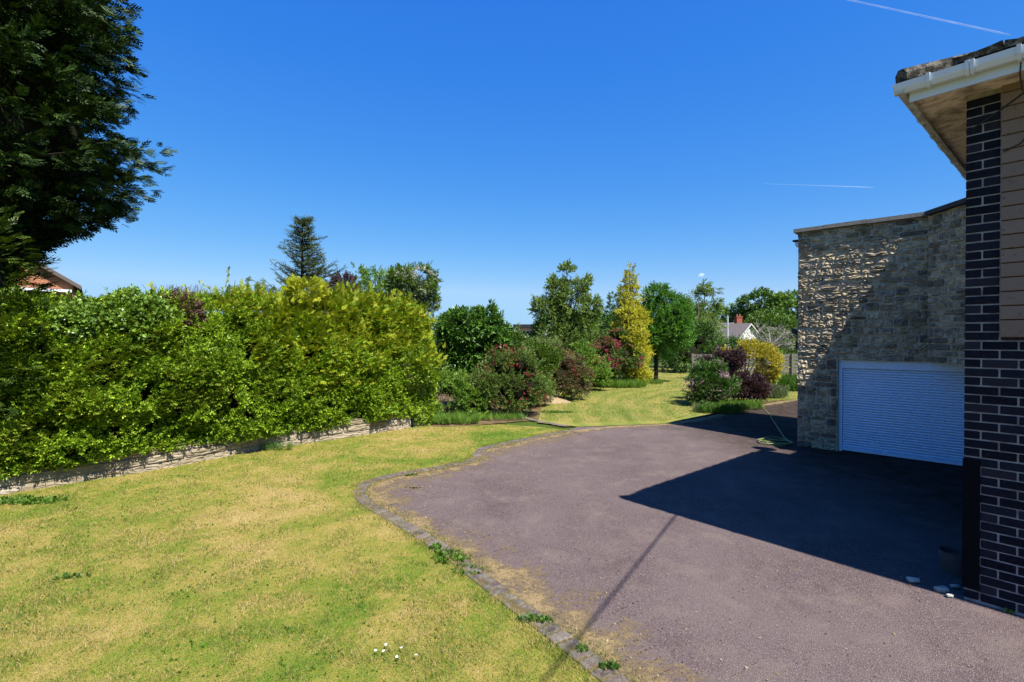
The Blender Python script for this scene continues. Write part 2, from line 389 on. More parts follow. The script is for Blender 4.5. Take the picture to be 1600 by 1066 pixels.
def strip(name, pts, wid, z, mat, side=1, u=True, **kw):
    V, F = [], []; n = len(pts); K = 4; uvs = []
    for i, p in enumerate(pts):
        d = (pts[min(n - 1, i + 1)] - pts[max(0, i - 1)]).normalized(); nn = Vector((d.y, -d.x, 0)) * side
        ww = wid(i / (n - 1)) if callable(wid) else wid
        for k in range(K + 1): V.append(p + nn * ww * k / K + Vector((0, 0, z))); uvs.append(k / K)
    for i in range(n - 1):
        for k in range(K):
            a = i * (K + 1) + k; F.append([a, a + 1, a + K + 2, a + K + 1] if side > 0 else [a, a + K + 1, a + K + 2, a + 1])
    o = add(name, V, F, mat, **kw); uvl = o.data.uv_layers.new(name='UVMap')
    for l in o.data.loops: uvl.data[l.index].uv = (uvs[l.vertex_index], 0)
    return o
# resample the edge by length
def resample(pts, step):
    out = [pts[0].copy()]; acc = 0
    for a, b in zip(pts, pts[1:]):
        L = (b - a).length
        while acc + L >= step:
            t = (step - acc) / L; a = a.lerp(b, t); out.append(a.copy()); L = (b - a).length; acc = 0
        acc += L
    return out
E1 = resample(edge, .12)
strip('gravel_path', resample(catmull([G(822, 653), G(838, 657), G(866, 662), G(896, 667)], 6), .15), .34, .019, fringe_mat('grey_gravel', (.25, .215, .18), (.36, .30, .24)), 1, kind='structure')
strip('dry_moss', E1, lambda u: .70 + .3 * math.sin(u * 9) ** 2 + .35 * math.exp(-((u - .53) / .10) ** 2), .004, M['fringe'], 1, kind='stuff')
strip('dry_moss', resample([G(888, 674), G(960, 666), G(1040, 663), G(1100, 653), G(1180, 634), G(1245, 623)], .2), .5, .004, M['fringe'], 1, kind='stuff')

strip('brick_moss', [p + Vector((0, 0, 0)) for p in E1], .185, .0235, fringe_mat('thin_brick_moss', (.16, .13, .05), (.34, .27, .13)), 1, kind='stuff')
# brick edging: every brick of the kerb is a part
t = NT('weathered_edging_brick')
c = t.ramp(t.rnd(), [(0, (.055, .04, .036)), (.4, (.105, .075, .065)), (.7, (.09, .078, .072)), (1, (.15, .115, .095))])
c = t.mix(t.ramp(t.noise(18, 4, None, .7), [(.45, 0.0), (.62, .75)]), c, (.18, .168, .145)); c = t.mix(t.ramp(t.noise(9, 5, None, .7), [(.5, 0.0), (.7, .7)]), c, (.045, .042, .022))
M['edging'] = t.done(t.bsdf(c, .9, .2, t.bump(t.noise(60, 4), .8, .008)))
t = NT('edging_bed'); M['bed'] = t.done(t.bsdf(t.ramp(t.noise(26, 4), [(.35, (.10, .085, .04)), (.7, (.33, .25, .12))]), .95, .1, t.bump(t.noise(90, 3), .8, .01)))
edging = thing('brick_edging', (E1[20].x, E1[20].y, 0), 'row of weathered bricks laid end on along the curved border between lawn and drive', 'edging')
add('mortar_bed', *(lambda pp: ([p + q for p in pp for q in (Vector((0, 0, .009)),)] , []))([E1[0]]), M['bed']) if False else None
V, F = [], []
for i, p in enumerate(E1):
    d = (E1[min(len(E1) - 1, i + 1)] - E1[max(0, i - 1)]).normalized(); nn = Vector((d.y, -d.x, 0))
    V += [p - nn * .02 + Vector((0, 0, -.02)), p - nn * .02 + Vector((0, 0, .0115)), p + nn * .185 + Vector((0, 0, .016)), p + nn * .185 + Vector((0, 0, -.02))]
F = [[i * 4 + k, i * 4 + k + 1, i * 4 + k + 5, i * 4 + k + 4] for i in range(len(E1) - 1) for k in range(3)]
add('mortar_bed', V, F, M['bed'], edging)
emesh = [mesh_of('brick', *bevel_box(.050 + .003 * random.random(), .088, .03, .008 + .004 * random.random()), M['edging']) for _ in range(5)]
E2 = resample(edge, .118)
for i, p in enumerate(E2[2:-1]):
    d = (E2[i + 3] - E2[i + 1]).normalized(); nn = Vector((d.y, -d.x, 0)); q = p + nn * .083 + Vector((0, 0, -.005 + random.uniform(-.005, .006)))
    Mx = Matrix.Translation(q) @ Matrix.Rotation(math.atan2(d.y, d.x) + random.uniform(-.07, .07), 4, 'Z') @ Matrix.Rotation(random.uniform(-.05, .05), 4, 'X') @ Matrix.Rotation(random.uniform(-.05, .05), 4, 'Y')
    place('brick', random.choice(emesh), edging, Mx)

# ------------------------------------------------------------------ house frame of reference
D1 = Vector((-.652, .758, 0)).normalized(); D2 = Vector((-D1.y * -1, D1.x * -1, 0)); D2 = Vector((D1.y, -D1.x, 0)); A = -D1; UP = Vector((0, 0, 1))
C0 = G(1504, 936)
def H(a, d, z=0.0): return C0 + A * a + D2 * d + UP * z     # a: along the front towards the camera, d: away behind
# brick
t = NT('dark_brick')
c = t.ramp(t.rnd(), [(0, (.004, .005, .010)), (.5, (.009, .010, .018)), (.85, (.014, .015, .024)), (1, (.026, .023, .030))])
c = t.mix(t.ramp(t.noise(30, 4, None, .7), [(.5, 0.0), (.75, .35)]), c, (.04, .036, .038))
M['brick'] = t.done(t.bsdf(c, .8, .12, t.bump(t.noise(45, 4), .7, .006)))
t = NT('brick_mortar'); M['mortar'] = t.done(t.bsdf(t.ramp(t.noise(9, 4), [(.3, (.14, .125, .125)), (.5, (.27, .24, .235)), (.7, (.36, .33, .32))]), .95, .1, t.bump(t.noise(80, 3), .6, .006)))
M['board'] = None
t = NT('brown_board'); c = t.mix(t.noise(2.5, 5, None, .6), (.20, .135, .10), (.27, .19, .14)); c = t.mix(t.ramp(t.noise(26, 3), [(.62, 0.0), (.72, .6)]), c, (.06, .04, .03))
c = t.mix(t.math('MULTIPLY', t.rnd(), .3), c, (.16, .105, .07)); M['board'] = t.done(t.bsdf(c, .85, .12, t.bump(t.noise(30, 3), .2, .004)))
M['upvc'] = plain('white_upvc', (.60, .64, .71), .35, .5, .06, 6)
t = NT('dirty_upvc'); c = t.mix(t.ramp(t.noise(7, 6, None, .7), [(.42, 0.0), (.62, .8)]), (.62, .61, .57), (.24, .21, .15)); M['gutter'] = t.done(t.bsdf(c, .45, .45))
t = NT('stained_soffit'); c = t.mix(t.ramp(t.noise(5, 6, None, .72, .6), [(.45, 0.0), (.62, .85)]), (.74, .62, .50), (.20, .14, .10)); M['soffit'] = t.done(t.bsdf(c, .8, .2, t.bump(t.noise(20, 4), .3, .006)))
t = NT('mossy_roof_tile')
c = t.ramp(t.noise(14, 6, None, .7), [(.36, (.020, .018, .015)), (.50, (.05, .045, .036)), (.60, (.16, .15, .125)), (.66, (.07, .055, .04)), (.78, (.16, .07, .03))])
M['rooftile'] = t.done(t.bsdf(c, .95, .15, t.bump(t.noise(30, 6, None, .7), 1.0, .025)))

house = thing('brick_house', tuple(C0), 'dark brick bungalow corner with brown boarding and a mossy tiled roof close at the right', 'house')
HZ = 4.40; LB = 4.28
mb = MB(); mb.prism([H(.007, .007), H(7, .007), H(7, 10), H(.007, 10)], -.05, HZ); mb.build('wall', M['mortar'], house)
ch = .0775
def brick_me(l): return mesh_of('brick', *bevel_box(l / 2 - .001, .052, (ch - .0120) / 2, .004), M['brick'])
BM = {'s': brick_me(.215), 'h': brick_me(.1025)}
stuffV = MB()
def put_brick(cen, dirv, kind, asobj, shift=0.0):
    ang = math.atan2(dirv.y, dirv.x) + random.uniform(-.006, .006)
    Mx = Matrix.Translation(cen + UP * random.uniform(-.0015, .0015)) @ Matrix.Rotation(ang, 4, 'Z')
    if asobj: place('brick', BM[kind], house, Mx)
    else:
        me = BM[kind]; stuffV.add([Mx @ v.co for v in me.vertices], [list(p.vertices) for p in me.polygons])
ncourse = int(HZ / ch)
pitch_ = .2265
for k in range(ncourse):
    z = .02 + ch * (k + .5)
    upper = z > 2.31
    if upper:
        if k % 2: put_brick(H(.1095, .052 - .001, z), A, 's', True)
        else:
            put_brick(H(.053, .051, z), A, 'h', True); put_brick(H(.053 + .1135, .051, z), A, 'h', True)
    else:
        a = 0.001
        if k % 2 == 0: put_brick(H(a + .05125, .051, z), A, 'h', True); a += .1135
        j = 0
        while a < 4.2:
            put_brick(H(a + .1075, .051, z), A, 's', a < .95); a += pitch_; j += 1
    d = .105 if (k % 2 == 0) else .218       # the hidden flank of the same wall
    if not (upper and k % 2): pass
    d = .12 if k % 2 else .235
    while d < LB + 3:
        put_brick(H(.051, d + .1075, z), D2, 's', False); d += pitch_
stuffV.build('brickwork', M['brick'], house, kind='stuff')
# slate coloured cover strip low on the corner and the mossy footing bricks
mb = MB(); mb.box(H(.052, -.004, .68), A * .056, D2 * .010, UP * .56); mb.build('cover_strip', plain('black_paint', (.010, .010, .013), .9, .05, .3, 6), house)
# boarding above
nb = 20; bz0 = 2.30; bh = .118
for i in range(int((HZ - bz0) / bh) + 1):
    h = bh if i else bh * 1.25
    z0 = bz0 + (i * bh + (bh * .25 if i else 0)); z1 = min(z0 + h - .007, HZ - .003)
    if z1 - z0 < .02: continue
    m_ = MB(); prof = [(-.012, z0), (-.034, z0 + .004), (-.026, z1), (-.012, z1)]
    P0, P1 = H(.2275, 0), H(4.6, 0)
    m_.sweep(prof, P0, P1, D2, UP); m_.build('board', M['board'], house)
m_ = MB(); m_.box(H(2.41, -.004, (bz0 + HZ) / 2), A * 2.18, D2 * .008, UP * (HZ - bz0) / 2 * .999); m_.build('board_backing', plain('dark_backing', (.015, .013, .012), .9, .1), house)
# roof
OV = .42; EA = -OV
def eave_line(off): return H(-off, -off), H(6.6, -off), H(-off, LB + .32)
RZ = 4.44
so_ = MB(); so_.prism([H(-.31, -.31), H(6.6, -.31), H(6.6, .01), H(.01, .01), H(.01, LB - .02), H(-.31, LB - .02)], HZ - .004, HZ + .006); so_.build('soffit', M['soffit'], house)
m_ = MB(); m_.sweep([(0, -.035), (.02, -.035), (.02, .12), (0, .12)], H(-.33, -.33, HZ), H(6.6, -.33, HZ), D2, UP); m_.build('fascia', M['upvc'], house)
m_ = MB(); m_.sweep([(0, -.035), (.02, -.035), (.02, .12), (0, .12)], H(-.33, -.309, HZ), H(-.33, LB - .02, HZ), A, UP); m_.build('fascia', M['gutter'], house)
gp = [(0.0, .03), (.022, -.008), (.066, -.010), (.088, .022), (.092, .032), (.100, .075), (.093, .075), (.084, .028), (.06, -.002), (.026, -.001), (.006, .034), (.006, .075), (0, .075)]
GZ = HZ + .045
m_ = MB(); m_.sweep(gp, H(-.335 - .09, -.335, GZ), H(6.6, -.335, GZ), -D2, UP); gut = m_.build('gutter', M['upvc'], house)
m_ = MB(); m_.sweep(gp, H(-.335, -.335 - .088, GZ), H(-.335, LB - .02, GZ), -A, UP); gut2 = m_.build('gutter', M['gutter'], house)
gb = [(-.001, -.006), (.018, -.020), (.068, -.022), (.100, .014), (.112, .084), (.084, .088), (.0, .088)]
for a in (-.20, .045, .075, .34, .62, 1.2):
    m_ = MB(); m_.sweep(gb, H(a, -.336, GZ), H(a + .026, -.336, GZ), -D2, UP); m_.build('gutter_bracket', M['upvc'], house)
for d in (.5, 1.1, 1.5, 1.62, 2.3, 3.1, 3.9):
    m_ = MB(); m_.sweep([(x_ * .93, z_) for x_, z_ in gb], H(-.336, d, GZ), H(-.336, d + .03, GZ), -A, UP); m_.build('gutter_bracket', M['gutter'], house)
pit = math.tan(math.radians(16)); r0 = -.36
def RP(a, d): return H(a, d, HZ + .150 + pit * (min(a, d) - r0))
top = 3.4
V = [RP(r0, r0), RP(6.6, r0), RP(6.6, top), RP(top, top), RP(r0, LB - .02), RP(top, LB - .02)]
m_ = MB(); m_.add(V, [[0, 1, 2, 3], [0, 3, 5, 4]]); n = len(m_.V)
V2_ = [v - UP * .03 for v in V]; m_.add(V2_, [[3, 2, 1, 0], [4, 5, 3, 0]]); m_.F += [[0, 6, 7, 1], [4, 10, 6, 0], [5, 11, 10, 4], [2, 1, 7, 8]]
m_.build('roof', M['rooftile'], house)
def rough_tile(w_, l_, th, seed):
    V = []; nx, ny = 5, 4; F = []
    r = np.random.default_rng(seed)
    for s_ in (0, 1):
        for j in range(ny):
            for i in range(nx):
                z = (th if s_ else 0) + (r.normal() * .005 if s_ else 0)
                V.append((-w_ / 2 + w_ * i / (nx - 1) + r.normal() * .003, l_ * j / (ny - 1) + r.normal() * .004, z + (.012 if i in (0, 4) and s_ else 0)))
    def q(s_, i, j): return s_ * nx * ny + j * nx + i
    for j in range(ny - 1):
        for i in range(nx - 1):
            F.append([q(1, i, j), q(1, i + 1, j), q(1, i + 1, j + 1), q(1, i, j + 1)]); F.append([q(0, i, j), q(0, i, j + 1), q(0, i + 1, j + 1), q(0, i + 1, j)])
    for i in range(nx - 1): F.append([q(0, i, 0), q(0, i + 1, 0), q(1, i + 1, 0), q(1, i, 0)]); F.append([q(0, i + 1, ny - 1), q(0, i, ny - 1), q(1, i, ny - 1), q(1, i + 1, ny - 1)])
    for j in range(ny - 1): F.append([q(0, 0, j + 1), q(0, 0, j), q(1, 0, j), q(1, 0, j + 1)]); F.append([q(0, nx - 1, j), q(0, nx - 1, j + 1), q(1, nx - 1, j + 1), q(1, nx - 1, j)])
    return mesh_of('roof_tile', V, F, M['rooftile'])
RT = [rough_tile(.30, .36, .045, s) for s in range(4)]
pa = math.atan(pit)
for row in range(2):
    for i in range(20):
        a = r0 + .17 + i * .305
        if a < r0 + row * .3 + .32: continue
        X = Matrix((A.to_4d(), D2.to_4d(), UP.to_4d(), (0, 0, 0, 1))).transposed(); X[3][0] = X[3][1] = X[3][2] = 0; X[0][3] = X[1][3] = X[2][3] = 0
        d = r0 - .035 + row * .3
        Mx = Matrix.Translation(H(a, d, HZ + .153 + pit * (row * .3) + row * .018)) @ X @ Matrix.Rotation(pa, 4, 'X') @ Matrix.Rotation(random.uniform(-.02, .02), 4, 'Y')
        place('roof_tile', RT[(i + row) % 4], house, Mx)
    for i in range(14):
        d = r0 + .17 + i * .305
        if d < r0 + row * .3 + .32: continue
        X2 = Matrix(((D2.x, A.x, 0, 0), (D2.y, A.y, 0, 0), (0, 0, 1, 0), (0, 0, 0, 1)))
        Mx = Matrix.Translation(H(r0 - .035 + row * .3, d, HZ + .153 + pit * (row * .3) + row * .018)) @ X2 @ Matrix.Rotation(pa, 4, 'X')
        place('roof_tile', RT[(i + row + 1) % 4], house, Mx)
hip = MB(); hip.tube([RP(r0 - .02, r0 - .02) + UP * .035, RP(1.2, 1.2) + UP * .05, RP(top, top) + UP * .06], [.075, .085, .085], 8); hip.build('hip_ridge', M['rooftile'], house)
# ------------------------------------------------------------------ stone garage
K0 = G(1245, 696.5); DG = Vector((.72, -.694, 0)).normalized(); NG = Vector((-.694, -.72, 0)).normalized()   # along the front, outward normal
GH = 4.50
K1 = K0 + DG * 2.131; KD = Vector((-.09, -.996, 0)).normalized(); KN = Vector((-.996, .09, 0)).normalized()
K2 = K1 + KD * 1.62
T0, T1, DH = .73, 3.0, 1.845
garage = thing('stone_garage', tuple(K0), 'rough stone garage with a flat coping and a white roller door in the shade', 'garage')
t = NT('stone_mortar'); c = t.ramp(t.noise(5, 5), [(.3, (.36, .31, .23)), (.7, (.54, .47, .36))]); M['smortar'] = t.done(t.bsdf(c, .95, .1, t.bump(t.noise(50, 4), .8, .01)))
t = NT('garage_stone')
c = t.ramp(t.rnd(), [(0, (.19, .16, .11)), (.25, (.42, .345, .22)), (.5, (.54, .45, .30)), (.75, (.46, .39, .275)), (.9, (.30, .25, .185)), (1, (.14, .12, .095))])
c = t.mix(t.ramp(t.noise(6, 6, None, .7), [(.44, 0.0), (.66, .75)]), c, (.085, .08, .072)); c = t.mix(t.ramp(t.noise(22, 4, None, .7), [(.55, 0.0), (.75, .5)]), c, (.44, .38, .26))
# rain-dark streak under the bend of the coping
M['stone'] = t.done(t.bsdf(c, .92, .15, t.bump(t.math('ADD', t.noise(16, 6, None, .75), t.math('MULTIPLY', t.noise(70, 3), .3)), .8, .016)))
M['coping'] = plain('coping_stone', (.20, .185, .16), .95, .15, .35, 9, .8)
back = K0 + D2 * 3.5
E_ = K1 - NG * .12; 
mb = MB()
inn = -.004
mb.prism([K0 + NG * inn + DG * .012, K1 + (NG + KN).normalized() * inn, K2 + KN * inn, K2 + D2 * 4.6, back + DG * .012], DH, GH - .002)
mb.prism([K0 + NG * inn + DG * .012, K0 + DG * (T0 - .012) + NG * inn, K0 + DG * (T0 - .012) - NG * 3.0, back + DG * .012], -.05, DH)
mb.prism([K0 + DG * T0 - NG * .14, K0 + DG * (T1 + .1) - NG * .14, K0 + DG * (T1 + .1) - NG * 3, K0 + DG * T0 - NG * 3], -.05, DH)
mb.prism([K0 + DG * T1 - NG * .001, K2 + KN * inn, K2 + D2 * 2.5, K0 + DG * T1 - NG * 2.9], -.05, DH)
mb.build('wall', M['smortar'], garage)

def stone_mesh(O, U, N, u0, u1, z0, z1, mat, rough=.022, seed=0, name='stone', back=.03, ring=12, parent=None, base=.012, rnd=.30):
    """one rock-faced stone: outline with knocked-off corners, face bulging out of the wall"""
    r = random.Random(seed); cx, cz = (u0 + u1) / 2, (z0 + z1) / 2; hx, hz = (u1 - u0) / 2, (z1 - z0) / 2
    out = []; n = ring
    for i in range(n):
        a = 2 * math.pi * i / n + .26; ca, sa = math.cos(a), math.sin(a); p = 4.5 + 6 * r.random()
        rr = (abs(ca) ** p + abs(sa) ** p) ** (-1 / p)
        out.append((cx + hx * ca * rr * (1 - rnd * .10 * r.random()), cz + hz * sa * rr * (1 - rnd * .2 * r.random())))
    V = []; F = []
    tilt = (r.uniform(-.5, .5), r.uniform(-.35, .35)); dep = base + r.uniform(0, rough)
    for k, (sc_, d) in enumerate([(1.0, -back), (1.0, .002), (.93, dep * .75), (.66, dep), (.33, dep)]):
        for (x, z) in out:
            j = r.gauss(0, rough * .42) if k > 1 else 0
            px, pz = cx + (x - cx) * sc_, cz + (z - cz) * sc_
            dd = d + (j + (px - cx) / hx * tilt[0] * rough * .5 + (pz - cz) / hz * tilt[1] * rough * .6 if k > 1 else 0)
            V.append(O + U * px + UP * pz + N * dd)
    V.append(O + U * cx + UP * cz + N * (dep + r.gauss(0, rough * .3)))
    for k in range(4):
        for i in range(n): F.append([k * n + i, k * n + (i + 1) % n, (k + 1) * n + (i + 1) % n, (k + 1) * n + i])
    c_ = len(V) - 1
    for i in range(n): F.append([4 * n + i, 4 * n + (i + 1) % n, c_])
    F.append(list(range(n))[::-1])
    if N.dot((V[1] - V[0]).cross(V[n] - V[0])) > 0 or True: pass
    return V, F
def fix(V, F, U, N):                       # outline runs anticlockwise in (U,up); flip when U x up points inwards
    return [f[::-1] for f in F] if U.cross(UP).dot(N) < 0 else F
def rubble(parent, O, U, N, ulen, z0, z1, hmin, hmax, lmin, lmax, mat, seed, rough=.022, joint=.013, name='stone', skip=None, curve=None, base=.012, maxn=300):
    r = random.Random(seed); z = z0; cnt = 0
    while z < z1 - .03:
        h = r.uniform(hmin, hmax)
        if z1 - z - h < hmin: h = z1 - z
        u = r.uniform(-.12, 0.0)
        while u < ulen - .02:
            l = r.uniform(lmin, lmax) * (1.2 if h < (hmin + hmax) / 2 else .85); a, b = max(0, u), min(ulen, u + l)
            if ulen - b < .09: b = ulen; 
            pieces = [(z, z + h)]
            if h > .14 and r.random() < .28: m_ = z + h * r.uniform(.4, .6); pieces = [(z, m_), (m_, z + h)]
            for (p, q) in pieces:
                if b - a > .05 and not (skip and skip((a + b) / 2, (p + q) / 2)):
                    jz = [r.uniform(-.006, .006) for _ in range(2)]
                    V, F = stone_mesh(O, U, N, a + joint / 2, b - joint / 2, p + joint / 2 + jz[0], q - joint / 2 + jz[1], mat, rough, r.random(), base=base)
                    if curve: V = [curve(v) for v in V]
                    add(name, V, fix(V, F, U, N), mat, parent); cnt += 1
            u = b if b >= ulen else u + l
        z += h
    return cnt
n1 = rubble(garage, K0, DG, NG, 2.131, DH, GH - .01, .085, .165, .13, .37, M['stone'], 11, .025)
n2 = rubble(garage, K0, DG, NG, T0 - .01, .0, DH, .09, .18, .13, .34, M['stone'], 12, .028)
n3 = rubble(garage, K1, KD, KN, 1.0, DH, GH - .01, .09, .18, .12, .32, M['stone'], 13, .022)
# jamb stones seen in the door reveal
mb = MB(); mb.box(K0 + DG * (T0 - .006) - NG * .06 + UP * DH / 2, DG * .012, NG * .068, UP * DH / 2); mb.build('jamb', M['stone'], garage)
print('garage stones', n1, n2, n3)
# coping slabs
def slab(P, Q, Uv, Nv, o0=.095, o1=.30, z=GH, h=.075, drop=0):
    m_ = MB(); L = (Q - P); c = (P + Q) / 2 + Nv * (o0 - o1) / 2 + UP * (z + h / 2)
    m_.box(c, L / 2 - Uv * .003, Nv * (o0 + o1) / 2, UP * h / 2); return m_
cuts = [-.06, .48, 1.22, 2.131]
for i, (a, b) in enumerate(zip(cuts, cuts[1:])):
    slab(K0 + DG * a, K0 + DG * b, DG, NG, z=GH + random.uniform(-.004, .004)).build('coping_stone', M['coping'], garage)
M['coping_dark'] = plain('stained_coping', (.06, .055, .05), .95, .15, .4, 9, .8)
for a, b in ((.0, .8), (.8, 1.6)):
    slab(K1 + KD * a, K1 + KD * b, KD, KN, z=GH + .002).build('coping_stone', M['coping_dark'], garage, label='rain blackened coping slab past the bend of the wall')
for a in (.32, 1.25, 2.2):
    slab(K0 + D2 * a, K0 + D2 * (a + .95), D2, -DG, z=GH + .001).build('coping_stone', M['coping'], garage)
# roller door
dO = K0 + DG * T0 - NG * .10
def dp(u, n, z): return dO + DG * u + NG * n + UP * z
DW = T1 - T0
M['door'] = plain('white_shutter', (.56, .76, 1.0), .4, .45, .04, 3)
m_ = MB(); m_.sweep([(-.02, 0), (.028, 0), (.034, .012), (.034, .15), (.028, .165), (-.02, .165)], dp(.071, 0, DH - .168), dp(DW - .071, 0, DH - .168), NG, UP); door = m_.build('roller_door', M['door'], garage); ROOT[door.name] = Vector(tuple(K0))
for u_ in (.035, DW - .035): m_ = MB(); m_.box(dp(u_, .0, DH / 2 - .003), DG * .035, NG * .03, UP * (DH / 2 - .003)); m_.build('guide_rail', M['door'], door)
m_ = MB(); m_.sweep([(-.02, 0), (.012, 0), (.016, .06), (-.02, .064)], dp(.071, 0, .022), dp(DW - .071, 0, .022), NG, UP); m_.build('bottom_rail', M['door'], door)
m_ = MB(); m_.box(dp(DW / 2, .0, .008), DG * (DW / 2 - .07), NG * .014, UP * .012); m_.build('rubber_seal', plain('black_rubber', (.02, .02, .02), .7, .3), door)
ns = 32; zb, zt = .088, DH - .172; sh = (zt - zb) / ns
m_ = MB(); prof = [(-.018, 0)] + [(-.012 + .013 * math.sin(math.pi * q) ** .7, sh * (.04 + .86 * q)) for q in (0, .15, .35, .6, .85, 1)] + [(-.018, sh * .9)]
m_.sweep(prof, Vector((0, 0, 0)), DG * (DW - .144), NG, UP); slat = m_.mesh('slat', M['door'])
m_ = MB(); m_.box(dp(DW / 2, -.024, (zb + zt) / 2), DG * (DW / 2 - .071), NG * .005, UP * (zt - zb) / 2); m_.build('curtain_backing', plain('slat_joint', (.30, .31, .34), .6, .3), door)
for i in range(ns): place('slat', slat, door, Matrix.Translation(dp(.072, 0, zb + sh * i)))
# gutter end, and floodlight on the hidden flank
m_ = MB(); m_.sweep([(-.0, 0), (-.10, 0), (-.125, .05), (-.125, .11), (0, .11)], K0 + D2 * .22 + UP * 4.24, K0 + D2 * 3.2 + UP * 4.24, DG, UP); m_.build('gutter', M['upvc'], garage)
m_ = MB(); m_.box(K0 + D2 * 1.7 - DG * .09 + UP * 4.385, D2 * 1.48, DG * .088, UP * .018); m_.build('eave_board', plain('dark_felt', (.03, .028, .026), .9, .2), garage)
fl = thing('floodlight', tuple(K0 + D2 * .25 + UP * 2.35), 'small black floodlight on a bracket at the left corner of the stone garage', 'floodlight')
mk = plain('black_plastic', (.015, .015, .017), .5, .4)
m_ = MB(); m_.box(K0 + D2 * .22 - DG * .11 + UP * 2.42, (-DG * .05 + UP * .02), D2 * .08, UP * .055); m_.build('lamp_head', mk, fl)
m_ = MB(); m_.box(K0 + D2 * .22 - DG * .04 + UP * 2.35, DG * .04, D2 * .012, UP * .012); m_.build('bracket', mk, fl)
bx = thing('alarm_box', tuple(K0 + D2 * .3 + UP * 2.1), 'dark junction box just below the floodlight on the garage corner', 'junction box')
m_ = MB(); m_.box(K0 + D2 * .3 - DG * .06 + UP * 2.13, DG * .055, D2 * .07, UP * .085); m_.build('casing', mk, bx)
m_ = MB(); m_.tube([K0 + D2 * .3 - DG * .04 + UP * 2.05, K0 + D2 * .3 - DG * .02 + UP * 1.7], .01, 5); m_.build('conduit', mk, bx)
# satellite dish at the hidden end of the bent wall: its round shadow falls by the hose
dish = thing('satellite_dish', tuple(K2 - KD * .1 + UP * 4.5), 'round grey satellite dish on the wall top behind the brick corner', 'satellite dish')
dc = Vector((7.25, 7.32, 5.02)); dn = Vector((-.1, -.75, .55)).normalized(); du = dn.cross(UP).normalized(); dv = du.cross(dn)
V = [dc + dn * .0]; F = []
for k in range(1, 4):
    for j in range(16):
        a = 2 * math.pi * j / 16; V.append(dc + (du * math.cos(a) + dv * math.sin(a)) * .2 * k / 3 + dn * .012 * k * k)
F = [[0, 1 + (j + 1) % 16, 1 + j] for j in range(16)] + [[1 + k * 16 + j, 1 + k * 16 + (j + 1) % 16, 17 + k * 16 + (j + 1) % 16, 17 + k * 16 + j] for k in range(2) for j in range(16)]
gm = plain('grey_metal', (.3, .3, .31), .5, .4)
add('reflector', V, F, gm, dish, True)
m_ = MB(); m_.tube([K2 - KD * .15 + UP * 4.57, dc - dn * .02], .012, 5); m_.build('mast', gm, dish)

# ------------------------------------------------------------------ low stone wall under the hedge
t = NT('pale_wall_stone')
c = t.ramp(t.rnd(), [(0, (.40, .33, .22)), (.35, (.50, .42, .30)), (.7, (.45, .38, .28)), (1, (.56, .49, .38))])
c = t.mix(t.ramp(t.noise(8, 5, None, .7), [(.45, 0.0), (.7, .6)]), c, (.24, .17, .11)); M['wstone'] = t.done(t.bsdf(c, .92, .15, t.bump(t.noise(22, 6, None, .7), .9, .02)))
lw = thing('low_stone_wall', tuple(W[20]), 'low pale stone retaining wall running under the long hedge at the left', 'wall')
WL = resample(W, .05); wlen = len(WL) * .05
def wpt(s_):
    i = max(0, min(len(WL) - 2, int(s_ / .05))); f = s_ / .05 - i; return WL[i].lerp(WL[i + 1], f), (WL[i + 1] - WL[i]).normalized()
V, F = [], []
for i, s_ in enumerate(np.arange(0, wlen, .3)):
    p, d = wpt(s_); nn = Vector((d.y, -d.x, 0))
    V += [p + UP * -.05 - nn * .012, p + UP * .38 - nn * .03, p + UP * .38 - nn * .3]
    if i: F += [[3 * i - 3, 3 * i, 3 * i + 1, 3 * i - 2], [3 * i - 2, 3 * i + 1, 3 * i + 2, 3 * i - 1]]
add('mortar', V, F, plain('pale_mortar', (.50, .43, .33), .95, .1, .2, 8, .5), lw)
r = random.Random(5); z = -.02; nlow = 0
while z < .38:
    h = r.uniform(.10, .17); s_ = r.uniform(0, .3)
    while s_ < wlen - .5:
        l = r.uniform(.28, .75); p, d = wpt(s_ + l / 2); nn = Vector((d.y, -d.x, 0))
        O = p - d * (l / 2)
        V, F = stone_mesh(O, d, nn, .007, l - .007, z + .007, min(z + h, .4) - .007, None, .018, r.random(), back=.05, base=.004)
        add('stone', V, fix(V, F, d, nn), M['wstone'], lw); s_ += l; nlow += 1
    z += h
print('low wall stones', nlow)

# ------------------------------------------------------------------ cables and hose, cane, pot, rubble
cm = plain('black_cable', (.02, .02, .022), .5, .4)
def hang(P, Q, sag, n=14): return [P.lerp(Q, i / n) - UP * sag * 4 * (i / n) * (1 - i / n) for i in range(n + 1)]
cab = MB(); cab.tube(hang(H(.05, -.02, 4.10), H(.75, -.40, 4.47), .03), .008, 6)
cab.build('cable', cm, None, label='black cable slung from the brick corner up to the white gutter', cat='cable')
cab = MB(); cab.tube([H(.36, -.36, 4.42), H(.352, -.33, 4.34), H(.36, -.25, 4.24), H(.40, -.20, 4.22), H(.44, -.12, 4.12), H(.42, -.06, 3.98), H(.34, -.045, 3.88), H(.24, -.04, 3.84)], .005, 6)
cab.build('cable', cm, None, label='thin black cable looping loosely from the fascia down over the brown boarding', cat='cable')
cab = MB(); cab.tube(hang(Vector((3.95, 3.72, 4.55)), Vector((-1.6, -9.6, 8.1)), .05, 20), .014, 6)
cab.build('telephone_wire', cm, None, label='overhead wire leaving the house eave, casting a thin line of shade on the drive', cat='wire')
pole = thing('telegraph_pole', (-1.6, -9.7, 0), 'wooden telegraph pole behind the lawn carrying the overhead wire', 'pole')
m_ = MB(); m_.tube([(-1.6, -9.7, -.1), (-1.6, -9.7, 4), (-1.6, -9.7, 8.4)], [.14, .12, .1], 10); m_.build('shaft', plain('creosoted_wood', (.09, .06, .04), .9, .2), pole)
